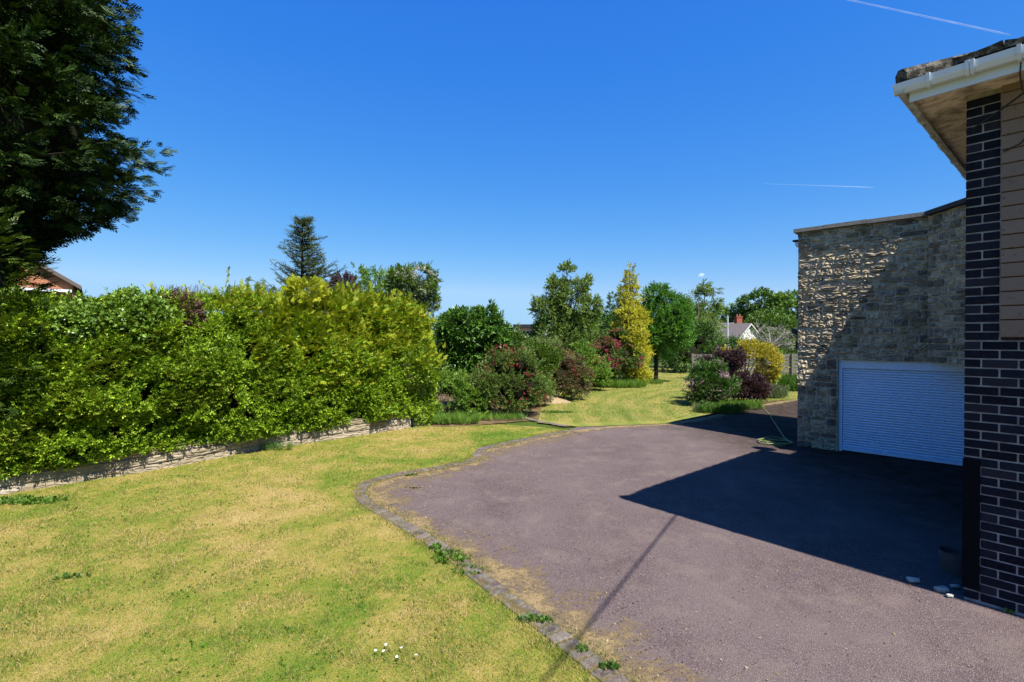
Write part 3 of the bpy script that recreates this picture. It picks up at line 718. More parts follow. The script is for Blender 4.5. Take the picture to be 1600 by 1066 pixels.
m_ = MB(); m_.box((-1.6, -9.65, 8.1), (.4, 0, 0), (0, .05, 0), (0, 0, .05)); m_.build('crossbar', M['creo'] if 'creo' in M else plain('grey_wood', (.12, .09, .07), .9, .2), pole)

hm = plain('green_yellow_hose', (.30, .36, .12), .45, .4, .2, 8)
hc = G(1211, 692); pts = []
for i in range(90):
    a = i * .28; rr = .27 + .07 * math.sin(i * .9) + .05 * math.sin(i * .37); cx_ = hc + Vector((.06 * math.sin(i * .21), .05 * math.cos(i * .17), 0))
    pts.append(cx_ + Vector((rr * math.cos(a), rr * math.sin(a) * 1.0, .012 + .012 * ((i // 22)))))
cap = G(1226, 686) + UP * .02
pts += [pts[-1].lerp(cap, .5) + UP * .02, cap] + [cap.lerp(G(1206, 655) + UP * .01, q) for q in (.3, .6, 1)] + [G(1200, 646) + UP * .01, G(1193, 638) + UP * .01, G(1187, 632) + UP * .012]
m_ = MB(); m_.tube(pts, .011, 6); m_.build('garden_hose', hm, None, True, label='pale green garden hose coiled by the stone garage with its end trailing up the drive', cat='hose')
cn = MB(); base = G(1254, 694.5); cn.tube([base, AT(1249, 620, base.y + .10)], [.011, .009], 6); cn.build('cane', plain('pale_cane', (.32, .30, .27), .7, .3), None, label='thin grey cane leaning against the shaded garage corner', cat='cane')
# salt glazed pipe pot beside the pier
pc = G(1482, 900); pc = H(.02, -.0) + (-A) * .33 + D2 * .1; pc.z = 0
pc = G(1492, 893)
V, F = [], []; 
for (r_, z) in [(.20, 0), (.205, .12), (.215, .2), (.195, .2), (.185, .12), (.18, .01)]:
    for j in range(24): a = 2 * math.pi * j / 24; V.append(pc + Vector((r_ * .6 * math.cos(a), r_ * .6 * math.sin(a), z)))
F = [[k * 24 + j, k * 24 + (j + 1) % 24, (k + 1) * 24 + (j + 1) % 24, (k + 1) * 24 + j] for k in range(5) for j in range(24)] + [[5 * 24 + j for j in range(24)]]
pot = thing('clay_pot', tuple(pc), 'round grey pot standing in deep shade at the foot of the brick corner', 'pot')
add('pot_wall', V, F, plain('grey_clay', (.10, .095, .09), .9, .2, .3, 10), pot, True)
V = [pc + Vector((.108 * math.cos(a), .108 * math.sin(a), .15)) for a in np.linspace(0, 6.283, 20)[:-1]]
add('soil', V, [list(range(19))], M['soil'], pot)
sm_ = plain('broken_white_stone', (.34, .33, .30), .9, .2, .2, 20, .5)
for (px, py, s_, lab) in [(1427, 909, .075, 'pale flat broken stone lying alone on the shadow edge, left of the other fragments'), (1471, 924, .075, 'larger whitish wedge of broken stone near the foot of the brick corner'),
                     (1492, 919, .05, 'smallest whitish stone chip tucked against the brick footing'), (1484, 934, .04, 'small grey chip lying in front of the whitish wedge')]:
    p = G(px, py); u = unit(34); r_ = random.Random(px); 
    from bmesh import new as bmn, ops as bmo
    bm = bmn()
    for q in u: 
        q = np.sign(q) * np.abs(q) ** .7; bm.verts.new((p.x + q[0] * s_ * .8 , p.y + q[1] * s_ * .5, max(.0, .02 + q[2] * s_ * .35)))
    bmo.convex_hull(bm, input=bm.verts); V = [v.co.copy() for v in bm.verts]; 
    me = bpy.data.meshes.new('broken_stone'); bm.to_mesh(me); bm.free(); me.materials.append(sm_)
    o = bpy.data.objects.new('broken_stone', me); COL.objects.link(o); props(o, lab, 'stone', 'broken stones by the brick corner')
# ------------------------------------------------------------------ vegetation
def VF(name, vf, mat, parent=None, **kw): return add(name, vf[0], vf[1], mat, parent, **kw)
L_ = {}
L_['privet'] = leaf_mat('bright_hedge_leaf', [(.06, .15, .008), (.19, .36, .015), (.37, .57, .024), (.60, .76, .07)], .28, .4, .42)
L_['golden'] = leaf_mat('golden_conifer_spray', [(.13, .24, .010), (.28, .41, .016), (.47, .54, .025), (.54, .46, .045)], .25, .2, .6)
L_['lime'] = leaf_mat('yellow_new_growth', [(.26, .32, .012), (.48, .54, .02), (.66, .66, .05)], .3, .2, .55)
L_['ivy'] = leaf_mat('ivy_leaf', [(0.099, 0.209, 0.022), (0.22, 0.374, 0.044), (0.352, 0.506, 0.099)], .25, .5, .35)
L_['brown'] = leaf_mat('dead_brown_leaf', [(0.1, 0.055, 0.04), (0.2, 0.11, 0.075), (0.16, 0.1, 0.09)], .1, .1, .8)
L_['leyland'] = leaf_mat('dark_cypress_spray', [(.010, .026, .006), (.025, .06, .009), (.065, .125, .018)], .12, .25, .55)
L_['yew'] = leaf_mat('olive_yew_spray', [(.09, .16, .012), (.22, .32, .022), (.40, .48, .05)], .18, .25, .55)
L_['laurel'] = leaf_mat('glossy_laurel_leaf', [(.03, .10, .010), (.08, .20, .018), (.16, .32, .035)], .15, .5, .36)
L_['weigela'] = leaf_mat('dull_bronze_green_leaf', [(.05, .12, .016), (.11, .22, .026), (.17, .20, .05), (.22, .34, .05)], .2, .3, .5)
L_['bronze'] = leaf_mat('bronze_purple_leaf', [(.06, .08, .022), (.13, .15, .04), (.20, .14, .07), (.17, .27, .045)], .2, .3, .5)
L_['fresh'] = leaf_mat('fresh_green_leaf', [(0.078, 0.182, 0.0182), (0.182, 0.351, 0.0312), (0.312, 0.494, 0.065)], .3, .35, .45)
L_['mid'] = leaf_mat('mid_green_leaf', [(.05, .12, .012), (.12, .23, .022), (.22, .34, .05)], .28, .35, .45)
L_['grey'] = leaf_mat('grey_green_leaf', [(.08, .15, .022), (.18, .29, .045), (.32, .45, .10)], .25, .35, .5)
L_['dark'] = leaf_mat('deep_green_leaf', [(.03, .09, .010), (.07, .17, .018), (.14, .27, .035)], .2, .35, .45)
L_['maple'] = leaf_mat('maple_leaf', [(0.0508, 0.16, 0.0145), (0.102, 0.29, 0.0232), (0.189, 0.42, 0.0435)], .3, .35, .45)
L_['gold'] = leaf_mat('golden_leaf', [(.34, .34, .016), (.62, .60, .03), (.82, .76, .07)], .3, .3, .5)
L_['gold2'] = leaf_mat('golden_shrub_leaf', [(.32, .30, .02), (.60, .52, .04), (.78, .64, .09)], .25, .3, .5)
L_['purple'] = leaf_mat('purple_leaf', [(0.0325, 0.0156, 0.0208), (0.078, 0.0364, 0.0442), (0.156, 0.0715, 0.078)], .2, .35, .45)
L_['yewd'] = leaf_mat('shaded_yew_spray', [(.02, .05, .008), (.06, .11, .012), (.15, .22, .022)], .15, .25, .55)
L_['spruce'] = leaf_mat('spruce_needle', [(0.042, 0.078, 0.033), (0.0825, 0.128, 0.048), (0.165, 0.195, 0.075)], .05, .2, .6)
L_['twig'] = leaf_mat('grey_twig', [(0.12, 0.1, 0.09), (0.25, 0.22, 0.19), (0.34, 0.3, 0.26)], 0, .1, .8)
L_['ptwig'] = leaf_mat('purple_twig', [(0.07, 0.045, 0.05), (0.14, 0.09, 0.1)], 0, .1, .8)
L_['pink'] = leaf_mat('deep_pink_blossom', [(.42, .06, .10), (.72, .13, .20), (.82, .26, .32)], .25, .2, .6)
L_['pale'] = leaf_mat('pale_pink_blossom', [(0.42, 0.28, 0.315), (0.56, 0.434, 0.448)], .2, .2, .6)
L_['white'] = leaf_mat('white_blossom', [(0.495, 0.504, 0.405), (0.72, 0.72, 0.648)], .2, .2, .6)
L_['red'] = leaf_mat('crimson_blossom', [(.22, .02, .03), (.40, .05, .06), (.50, .12, .12)], .2, .2, .6)
L_['weed'] = leaf_mat('weed_leaf', [(.05, .14, .012), (.10, .23, .02), (.17, .32, .04)], .3, .3, .5)
L_['clover'] = leaf_mat('clover_leaf', [(.07, .17, .018), (.13, .26, .025), (.20, .34, .04)], .3, .3, .5)
L_['dandy'] = leaf_mat('dark_weed_leaf', [(.05, .13, .018), (.09, .20, .028), (.15, .28, .05)], .3, .35, .45)
L_['long'] = leaf_mat('long_grass_blade', [(0.088, 0.22, 0.0165), (0.176, 0.374, 0.033), (0.33, 0.462, 0.088)], .35, .3, .5)
L_['weedgrey'] = leaf_mat('grey_weed', [(0.1, 0.17, 0.06), (0.2, 0.28, 0.11), (0.32, 0.36, 0.17)], .25, .3, .5)
M['core'] = plain('inner_shade_core', (.020, .022, .010), .95, .05, .5, 5)  # near-black colour standing in for shade inside the foliage
M['bark'] = plain('bark', (.085, .065, .045), .95, .1, .4, 14, .8)
M['bark_d'] = plain('dark_bark', (.04, .032, .026), .95, .1, .4, 14, .8)
M['bark_g'] = plain('grey_bark', (.20, .18, .155), .95, .1, .3, 14, .8)

T_ = {}
T_['privet'] = [tmpl_leafy(9, .12, .052, .024, 1.0) for _ in range(4)]
T_['golden'] = [tmpl_frond(7, .19, .030, .8) for _ in range(4)]
T_['yew'] = [tmpl_frond(7, .20, .028, .7) for _ in range(4)]
T_['ley'] = [tmpl_frond(8, .32, .036, .6, .2) for _ in range(4)]
T_['ivy'] = [tmpl_leafy(5, .10, .075, .07, 1.2) for _ in range(4)]
T_['laurel'] = [tmpl_leafy(7, .16, .16, .058, 1.15) for _ in range(4)]
T_['shrub'] = [tmpl_leafy(8, .14, .06, .028, 1.0) for _ in range(4)]
T_['tree'] = [tmpl_leafy(9, .22, .085, .045, 1.1) for _ in range(4)]
T_['big'] = [tmpl_leafy(8, .55, .26, .15, 1.1) for _ in range(4)]
T_['spruce'] = [tmpl_needles(11, .22, .016) for _ in range(4)]
T_['bloom'] = [tmpl_leafy(5, .02, .030, .022, 1.3) for _ in range(3)]
T_['grass'] = [tmpl_leafy(7, .02, .30, .010, .45) for _ in range(4)]

# ---- the long hedge: surface follows the low wall
HS = wlen + .35
WLn = np.array([tuple(p) for p in WL]); 
def wall_np(s_):
    i = np.clip((s_ / .05).astype(int), 0, len(WL) - 2); f = (s_ / .05 - i)[:, None]
    P = WLn[i] * (1 - f) + WLn[i + 1] * f; a = np.clip(i - 12, 0, len(WL) - 1); b = np.clip(i + 12, 0, len(WL) - 1)
    d = nrm(WLn[b] - WLn[a]); P = P + d * np.clip(s_ - wlen + .06, 0, 9)[:, None]; return P, d, np.stack([d[:, 1], -d[:, 0], d[:, 2] * 0], 1)
def hedge_pts(n, smin=0, smax=None, vmin=0, vmax=1, bump=1.0, sink=.16):
    smax = smax or HS
    s_ = RNG.uniform(smin, smax, n); v = RNG.uniform(vmin, vmax, n)
    P, d, nn = wall_np(s_); H_ = 3.22 + .16 * vnoise(np.stack([s_, s_ * 0, s_ * 0], 1), .8, 4) + .10 * vnoise(np.stack([s_, s_ * 0, s_ * 0], 1), 2.5, 5)
    H_ -= .62 * np.clip(1 - s_ / HS / .85, 0, 1) ** .8; H_ -= np.clip((s_ - (HS - 2.2)) / 2.2, 0, 1) ** 2 * .25
    zb = .30 - .26 * np.clip((s_ - wlen + .25) * 5, 0, 1) + .09 * vnoise(np.stack([s_, s_ * 0, s_ * 0], 1), 3.5, 8) + np.clip((s_ - HS + 3.2) / 3, 0, 1) * -.02
    # profile: v 0..0.68 front face, rounded shoulder, then top going back
    t = np.clip(v / .66, 0, 1); q = np.clip((v - .66) / .34, 0, 1)
    z = zb + (H_ - .30 - zb) * t + .30 * np.sin(np.clip(q * 4, 0, 1) * 1.57); off = .03 + .20 * np.sin(t * 2.2) - .22 * np.clip(t - .6, 0, 1) / .4
    off = off - q * 1.5
    N = nn * np.cos(q * 1.5)[:, None] + np.array([0, 0, 1.0]) * np.sin(q * 1.5)[:, None]
    Q = P + nn * off[:, None]; Q[:, 2] = z
    dsp = bump * (.20 * vnoise(Q, 1.1, 1) + .16 * vnoise(Q, 2.7, 2) + .07 * vnoise(Q, 6, 3)) - sink * RNG.random(n) ** 2
    endw = np.clip((s_ - (HS - .5)) / .5, 0, 1); Q = Q - nn * (endw ** 2 * .5)[:, None]
    return Q + N * dsp[:, None], N, s_, t, q, dsp
hedge = thing('mixed_hedge', tuple(W[20]), 'long tall mixed hedge of bright green leaves rising above the low stone wall', 'hedge')
# dark sheet added behind the leaves as the hedge's inner shade
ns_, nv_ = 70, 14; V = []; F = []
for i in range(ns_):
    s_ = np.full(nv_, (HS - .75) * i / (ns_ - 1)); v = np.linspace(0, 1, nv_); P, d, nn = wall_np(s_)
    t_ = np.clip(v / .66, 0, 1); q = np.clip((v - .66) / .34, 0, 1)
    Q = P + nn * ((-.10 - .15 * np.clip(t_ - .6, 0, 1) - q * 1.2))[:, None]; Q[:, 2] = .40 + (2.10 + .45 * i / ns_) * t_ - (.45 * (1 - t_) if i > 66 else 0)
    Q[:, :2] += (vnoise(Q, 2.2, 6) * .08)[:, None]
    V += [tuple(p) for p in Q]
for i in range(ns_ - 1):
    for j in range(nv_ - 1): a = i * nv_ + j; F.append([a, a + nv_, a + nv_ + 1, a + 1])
add('inner_shade_core', V, F, M['core'], hedge)
Q, N, s_, t_, q, dsp = hedge_pts(56000)
sr = s_ / HS; n1 = vnoise(Q, .7, 21); n2 = vnoise(Q, 1.9, 22)
patch_gold = (t_ > .66 + .30 * n1 + .22 * n2 + .15 * (sr < .62)) & (sr > .56) & (RNG.random(len(sr)) < .42)
hole = vnoise(Q, 3.6, 30) + .5 * vnoise(Q, 9, 31) < np.where(s_ > HS - 2.2, -.9, -.34)
m = ~patch_gold & ~hole 
up = np.array([0, 0, 1.0])
D = nrm(N * .75 + up * .45 + unit(len(Q)) * .65)
Qp, Dp = shoots(Q[m], D[m], .035, .22)
VF('foliage', spray(Qp, Dp, T_['privet'], (.55, 1.25)), L_['privet'], hedge)
# yew like sprays growing through the left half
m = ((sr < .64) & (t_ > .3) & (n2 > -.12)) | ((sr < .46) & (n1 > .15)); m &= RNG.random(len(m)) < .30
VF('yew_growth', spray(Q[m], nrm(N[m] * .8 + up * .35 + unit(m.sum()) * .5), T_['yew'], (.7, 1.2), .6), L_['yew'], hedge, label='olive green yew sprays growing through the left part of the hedge')
gold = thing('golden_conifer_hedge', tuple(W[-14]), 'olive gold conifer sprays forming the upper right part of the long hedge', 'conifer')
mg = (patch_gold | ((sr > .5) & (n1 > .05) & (t_ > .35) & (RNG.random(len(sr)) < .20)))
Qg, Dg = shoots(Q[mg] + N[mg] * .02, nrm(N[mg] * .7 + up * .45 + np.array([.35, .1, 0]) + unit(mg.sum()) * .75), .07, .42)
VF('foliage', spray(Qg, Dg, T_['golden'], (.6, 1.15), .6), L_['golden'], gold)
# whips standing out of the top
def whip(P, D, n, L, tm, sc=(.6, 1)):
    P = Vector(P); D = Vector(D).normalized(); ps, ds = [], []
    for i in range(n):
        f = (i + .5) / n; p = P + D * L * f + UP * (-.1 * L * f * f)
        ps.append(tuple(p)); ds.append(tuple(D + Vector(RNG.normal(size=3)) * .28))
    return spray(np.array(ps), np.array(ds), tm, sc, .3)
wh = []
for (px, py, dx, dz, L) in [(352, 440, .1, 1, .42), (356, 446, .9, .45, .45), (340, 446, -.7, .5, .4), (300, 452, -.4, .7, .25), (620, 470, .2, .8, .2), (395, 452, .2, .9, .25), (560, 462, .3, .9, .2), (240, 447, -.3, .8, .2), (660, 480, .3, .8, .2)]:
    Y = np.interp(px, [0, 200, 400, 655], [8.2, 9.4, 11.0, 13.3])
    wh.append(whip(AT(px, py + 14, Y), (dx, .1, dz), 12, L * 1.3, T_['golden'], (.35, .6)))
VF('top_whip', join(*wh), L_['golden'], gold)
for nm, lab, (px, py), key, tk, rx, rz, dens, w3 in [
    ('golden_cypress', 'bright yellow tipped conifer growth pushing out of the hedge top below the spruce', (478, 456), 'lime', 'golden', .45, .26, 170, .6),
    ('ivy', 'patch of pale broad leaved ivy climbing over the left half of the hedge', (212, 500), 'ivy', 'ivy', .75, .45, 190, .3),
    ('bramble', 'light green climber leaves spreading along the hedge top at the left', (130, 505), 'ivy', 'ivy', .45, .30, 170, .3),
    ('dead_shrub', 'brown withered patch of dead foliage in the top of the hedge', (281, 500), 'brown', 'privet', .42, .48, 260, .3),
    ('bright_shrub', 'vivid green leafy bulge in the middle of the long hedge', (330, 560), 'fresh', 'privet', .70, .55, 200, .3)]:
    Y = np.interp(px, [0, 200, 400, 655], [7.35, 8.5, 10.25, 12.7]); c = AT(px, py, Y)
    o = thing(nm, (c.x, c.y, 0), lab, 'plant')
    P, D = blob_points([(c.x, c.y, c.z, rx * .8, .42, rz)], dens, inner=.35); 
    th = vnoise(P, 2.5, 40) > -.35; P, D = P[th], D[th]
    VF('foliage', spray(P, nrm(D + up * .4 + unit(len(P)) * .5), T_[tk], (.7, 1.15), .3), L_[key], o)

# ---- the big dark cypress at top left
def big_cypress():
    c = Vector((-9.95, 8.9, 0)); o = thing('cypress_tree', tuple(c), 'huge dark cypress tree with feathery boughs filling the top left corner', 'tree')
    mb = MB(); mb.tube([c + UP * -.1, c + UP * 4, c + UP * 12.2], [.32, .26, .06], 9); mb.build('trunk', M['bark_d'], o)
    zk = [3.0, 3.6, 4.2, 5.0, 5.7, 6.2, 7.0, 8.2, 10, 12.5]; rk = [.2, .7, 1.45, 2.6, 3.2, 2.9, 2.6, 2.65, 2.1, .4]
    V, F = [], []; n = 20
    for i, (z, r_) in enumerate(zip(zk, rk)):
        for j in range(n):
            a = 2 * math.pi * j / n; rr = r_ * .60 * (1 + .3 * float(vnoise(np.array([[math.cos(a) * 2, math.sin(a) * 2, z]]), 1.3)[0])); V.append(c + Vector((rr * math.cos(a), rr * math.sin(a), z + .15)))
    F = [[i * n + j, i * n + (j + 1) % n, (i + 1) * n + (j + 1) % n, (i + 1) * n + j] for i in range(len(zk) - 1) for j in range(n)] + [list(range(n))[::-1]]
    add('dark_shade_core', V, F, M['core'], o)  # dark shell added inside the crown as inner shade, stops light leaking through
    Ps, Ds = [], []; lm = MB()
    for i in range(1000):
        z = RNG.uniform(3.2, 11.5) if i > 60 else RNG.uniform(3.6, 4.6); az = RNG.uniform(0, 6.283); R = np.interp(z, zk, rk) * RNG.uniform(.80, 1.04)
        h = np.array([math.cos(az), math.sin(az), 0]); rise = RNG.uniform(-.08, .16)
        root = np.array([c.x, c.y, z - R * rise * .5]); side = np.array([-h[1], h[0], 0])
        m_ = 27; f = RNG.uniform(.50, 1.0, m_) ** .8; wd = .62 * (1.02 - f) * R * .38 + .02
        lat = RNG.uniform(-1, 1, m_)
        P = root + h * (R * f)[:, None] + side * (lat * wd)[:, None]; P[:, 2] += rise * R * f * 1.2 - .22 * np.abs(lat) * wd + RNG.normal(size=m_) * .06
        Dd = h + side * (lat * .8)[:, None] + RNG.normal(size=(m_, 3)) * .28; Dd[:, 2] += .10 - .12 * np.abs(lat)
        Ps.append(P); Ds.append(Dd)
        if i % 9 == 0: lm.tube([root + h * .1, root + h * R * .85 + np.array([0, 0, rise * R])], [.05, .01], 5)
    P, D = np.concatenate(Ps), nrm(np.concatenate(Ds))
    VF('foliage', spray(P, D, T_['ley'], (.5, 1.15), .45), L_['leyland'], o); lm.build('limbs', M['bark_d'], o)
big_cypress()
# darker conifers at the left end of the hedge, under the tree
for cx, cy, hts, lab, mat, lump in [(-7.95, 7.5, 4.1, 'dark olive conifer at the far left end of the hedge below the cypress', 'yewd', 1.0),
                              (-9.0, 8.6, 4.6, 'shaded green cypress bush behind the left end of the hedge', 'leyland', 1.0)]:
    o = thing('conifer_bush', (cx, cy, 0), lab, 'conifer')
    bl = [(cx + .55, cy - .22, 1.95, .45, .42, .95), (cx + .1, cy - .05, hts * .42, .55, .55, hts * .2), (cx, cy, hts * .62, .72, .72, hts * .24), (cx - .1, cy + .1, hts * .84, .5, .5, hts * .2)]
    P, D = blob_points(bl, 75, inner=.4); P, D = gaps(P, D, 2.2, -.25, 50)
    VF('foliage', spray(P, nrm(D + up * .15 + unit(len(P)) * .35), T_['ley'] if mat == 'leyland' else T_['yew'], (.7, 1.2), .7), L_[mat], o)
    add('trunk', MB().tube([(cx, cy, -.05), (cx, cy, hts * .85)], [.08, .02], 7).V, MB().tube([(cx, cy, -.05), (cx, cy, hts * .85)], [.08, .02], 7).F, M['bark_d'], o)
    Vc, Fc = [], []
    for k, z in enumerate(np.linspace(.1, hts * .92, 8)):
        for j in range(12): a = j * math.pi / 6; rr = .42 * (1 - (k / 8) ** 2 * .8); Vc.append((cx + rr * math.cos(a), cy + rr * math.sin(a), z))
    add('dark_shade_core', Vc, [[k * 12 + j, k * 12 + (j + 1) % 12, (k + 1) * 12 + (j + 1) % 12, (k + 1) * 12 + j] for k in range(7) for j in range(12)], M['core'], o)  # added dark shell, the inner shade of the bush

def stems(base, tips, r0, mat, parent, name='stem', wob=.12):
    mb = MB(); base = Vector(base)
    for tp in tips:
        tp = Vector(tp); b = base + Vector((random.uniform(-1, 1), random.uniform(-1, 1), 0)) * r0 * 2.5
        m1 = b.lerp(tp, .4) + Vector((random.uniform(-wob, wob), random.uniform(-wob, wob), 0)) * 2
        mb.tube([b - UP * .05, m1, tp], [r0, r0 * .6, r0 * .2], 5)
    return mb.build(name, mat, parent)
def shrub(name, label, cat, base, blobs, tk, lk, dens, bloom=None, gap=-.3, gsc=2.6, upw=.4, sc=(.7, 1.2), stem_r=.02, flat=.2, inner=.5, bark='bark', core=True, extra=None, group=None, flare=.5):
    o = thing(name, tuple(base), label, cat, group); bl = [(base[0] + b[0], base[1] + b[1], b[2], b[3] * .88, b[4] * .88, b[5] * .88) for b in blobs]; rr_ = random.Random(len(label))
    for b in list(bl):
        for _ in range(3):
            u_ = Vector((rr_.gauss(0, 1), rr_.gauss(0, 1) - .3, rr_.gauss(.25, .9))).normalized(); q_ = rr_.uniform(.28, .46)
            bl.append((b[0] + u_.x * b[3] * .8, b[1] + u_.y * b[4] * .8, max(q_ * b[5], b[2] + u_.z * b[5] * .8), b[3] * q_, b[4] * q_, b[5] * q_))
    P, D = blob_points(bl, dens, inner=inner); P, D = gaps(P, D, gsc, gap, len(label) * 7 % 97); P, D = shoots(P, D, .05, .32 * (1 if tk != 'laurel' else .5))
    VF('foliage', spray(P, nrm(D + up * upw + unit(len(P)) * flare), T_[tk], sc, flat), L_[lk], o)
    stems(base, [(b[0] * .9 + (base[0]) * .1, b[1], b[2]) for b in bl[:len(blobs)] for _ in range(2)], stem_r, M[bark], o)
    if core:
        for b in bl[:1]:
            pass
        V, F = [], []
        for b in bl[:len(blobs)]:
            n0 = len(V)
            for k in range(1, 6):
                for j in range(10):
                    th = math.pi * k / 6; a = j * math.pi / 5
                    V.append((b[0] + b[3] * .52 * math.sin(th) * math.cos(a), b[1] + b[4] * .52 * math.sin(th) * math.sin(a), max(.02, b[2] + b[5] * .55 * math.cos(th))))
            F += [[n0 + k * 10 + j, n0 + (k + 1) * 10 + j, n0 + (k + 1) * 10 + (j + 1) % 10, n0 + k * 10 + (j + 1) % 10] for k in range(4) for j in range(10)] + [[n0 + j for j in range(10)]]
        add('inner_shade_core', V, F, M['core'], o)  # dark lumps added as shade behind the shrub's leaves
    if bloom:
        for bk, bd, bmin in bloom:
            P, D = blob_points(bl, bd, inner=.04); k_ = (P[:, 2] > bmin) & (vnoise(P, 2.6, 77) > -.05); P, D = P[k_] + D[k_] * .06, D[k_]
            if len(P): VF('blossom', spray(P, nrm(D + unit(len(P)) * .3), T_['bloom'], (.7, 1.3)), L_[bk], o)
    if extra: VF('new_growth', *extra(o)) 
    return o
def g3(px, py): p = G(px, py); return (p.x, p.y, 0)
def tree(name, label, base, H_, blobs, tk, lk, dens, bark='bark', tr=.1, gap=-.28, sc=(.8, 1.3), upw=.25, bloom=None, gsc=1.6, lean=(0, 0), inner=.55, cat='tree', group=None, flat=.15, clear=.25):
    o = thing(name, tuple(base), label, cat, group); b0 = Vector(base)
    bl = [(b0.x + b[0], b0.y + b[1], b[2], b[3], b[4], b[5]) for b in blobs]
    mb = MB(); topz = H_ * .8; fork = b0 + Vector((lean[0] * .3, lean[1] * .3, H_ * clear))
    mb.tube([b0 - UP * .1, b0 + UP * .3, fork, b0 + Vector((lean[0], lean[1], topz))], [tr * 1.25, tr, tr * .8, tr * .15], 8); mb.build('trunk', M[bark], o)
    lm = MB(); r_ = random.Random(len(label))
    for b in bl:
        c = Vector(b[:3]); st = fork.lerp(b0 + Vector((lean[0], lean[1], topz)), r_.uniform(0, .45)); mid = st.lerp(c, .5) + Vector((r_.uniform(-1, 1), r_.uniform(-1, 1), .2)) * b[3] * .15
        lm.tube([st, mid, c], [tr * .45, tr * .3, tr * .15], 6)
        for _ in range(5):
            u = Vector((r_.gauss(0, 1), r_.gauss(0, 1), r_.gauss(.3, .8))).normalized(); lm.tube([c, c + Vector((u.x * b[3], u.y * b[4], u.z * b[5])) * .85], [tr * .14, tr * .05], 4)
    lm.build('limbs', M[bark], o)
    P, D = blob_points(bl, dens, inner=inner); P, D = gaps(P, D, gsc, gap, len(label)); P, D = shoots(P, D, .03, .045 * H_)
    VF('crown', spray(P, nrm(D + up * upw + unit(len(P)) * .6), T_[tk], sc, flat), L_[lk], o)
    if bloom:
        P, D = blob_points(bl, bloom[1], inner=.05); P, D = gaps(P, D, 1.8, .0, 5); VF('blossom', spray(P + D * .05, D, T_['bloom'], bloom[2]), L_[bloom[0]], o)
    return o
def rblobs(n, cx, cy, cz, rx, ry, rz, br, seed):  # random small clumps filling an ellipsoid
    r_ = random.Random(seed); out = []
    while len(out) < n:
        u = Vector((r_.uniform(-1, 1), r_.uniform(-1, 1), r_.uniform(-1, 1)))
        if .35 < u.length < 1: s_ = br * r_.uniform(.7, 1.25); out.append((cx + u.x * rx, cy + u.y * ry, cz + u.z * rz, s_, s_, s_ * .85))
    return out

# ---- behind the hedge
def spruce():
    c = AT(473, 527, 17.0); c.z = 0; o = thing('spruce_tree', tuple(c), 'open spiky spruce rising above the middle of the hedge', 'tree'); Ht = 6.35
    mb = MB(); mb.tube([c - UP * .1, c + UP * Ht * .6, c + UP * Ht], [.13, .07, .012], 7); mb.build('trunk', M['bark_d'], o)
    Ps, Ds = [], []; lm = MB()
    z = 2.4
    while z < Ht - .05:
        k = RNG.integers(1, 4); f = (Ht - z) / (Ht - 2.4); R = 1.75 * f ** .8 + .05
        for j in range(k):
            a = RNG.uniform(0, 6.28); r_ = R * RNG.uniform(.55, 1.2); cv = RNG.uniform(-.05, .5); h = np.array([math.cos(a), math.sin(a), 0])
            pts = [np.array(c) + np.array([0, 0, z]) + h * r_ * t + np.array([0, 0, r_ * (.12 * t + cv * t ** 2)]) for t in np.linspace(0, 1, 9)]
            lm.tube(pts, list(np.linspace(.022, .006, 9)), 4)
            for t in range(1, 9):
                for s__ in (-1, 0, 1)[:2 + (t < 7)]:
                    Ps.append(pts[t]); sd_ = np.array([-h[1], h[0], 0]) * s__ * .75; Ds.append(h * (.8) + sd_ + np.array([0, 0, .25 + .3 * t / 9]) + RNG.normal(size=3) * .4)
        z += RNG.uniform(.025, .08)
    P, D = np.array(Ps), np.array(Ds); VF('needles', spray(P, D, T_['spruce'], (.6, 1.1)), L_['spruce'], o); lm.build('branches', M['bark_d'], o)
spruce()
c = AT(518, 527, 22); tree('copper_beech', 'dark purple leaved tree crown just right of the spruce', (c.x, c.y, 0), 5.0, rblobs(9, 0, 0, 4.2, .7, .7, .8, .45, 3), 'tree', 'purple', 60, 'bark_d', .1, -.3)
c = AT(572, 527, 22); tree('ash_tree', 'light green feathery tree left of the blossoming one above the hedge', (c.x, c.y, 0), 5.4, rblobs(15, 0, 0, 4.2, 1.25, .9, 1.15, .5, 5), 'tree', 'fresh', 55, 'bark', .12, -.1)
c = AT(640, 527, 21); tree('hawthorn_tree', 'rounded tree frosted with white blossom above the right end of the hedge', (c.x, c.y, 0), 5.6, rblobs(20, 0, 0, 4.25, .95, .9, 1.0, .45, 6) , 'tree', 'mid', 95, 'bark', .13, -.3, bloom=('white', 90, (1.2, 2.2)))
c = AT(300, 527, 12.5); o = thing('bare_plum_bush', (c.x, c.y, 0), 'tangle of bare purple twigs showing over the hedge top', 'bush')
lm = MB()
for i in range(130):
    b = Vector((c.x + random.uniform(-.75, .55), c.y + random.uniform(-.3, .3), 3.1)); tp = b + Vector((random.uniform(-.35, .35), random.uniform(-.2, .2), random.uniform(.25, .55)))
    lm.tube([b, b.lerp(tp, .5) + Vector((random.uniform(-.06, .06), 0, 0)), tp], [.008, .006, .003], 3)
for i in range(8): lm.tube([(c.x + random.uniform(-.2, .2), c.y, -.05), (c.x + random.uniform(-.7, .5), c.y, 3.15)], [.03, .01], 5)
lm.build('twigs', plain('purple_bark', (.12, .075, .085), .9, .1, .3, 10), o)

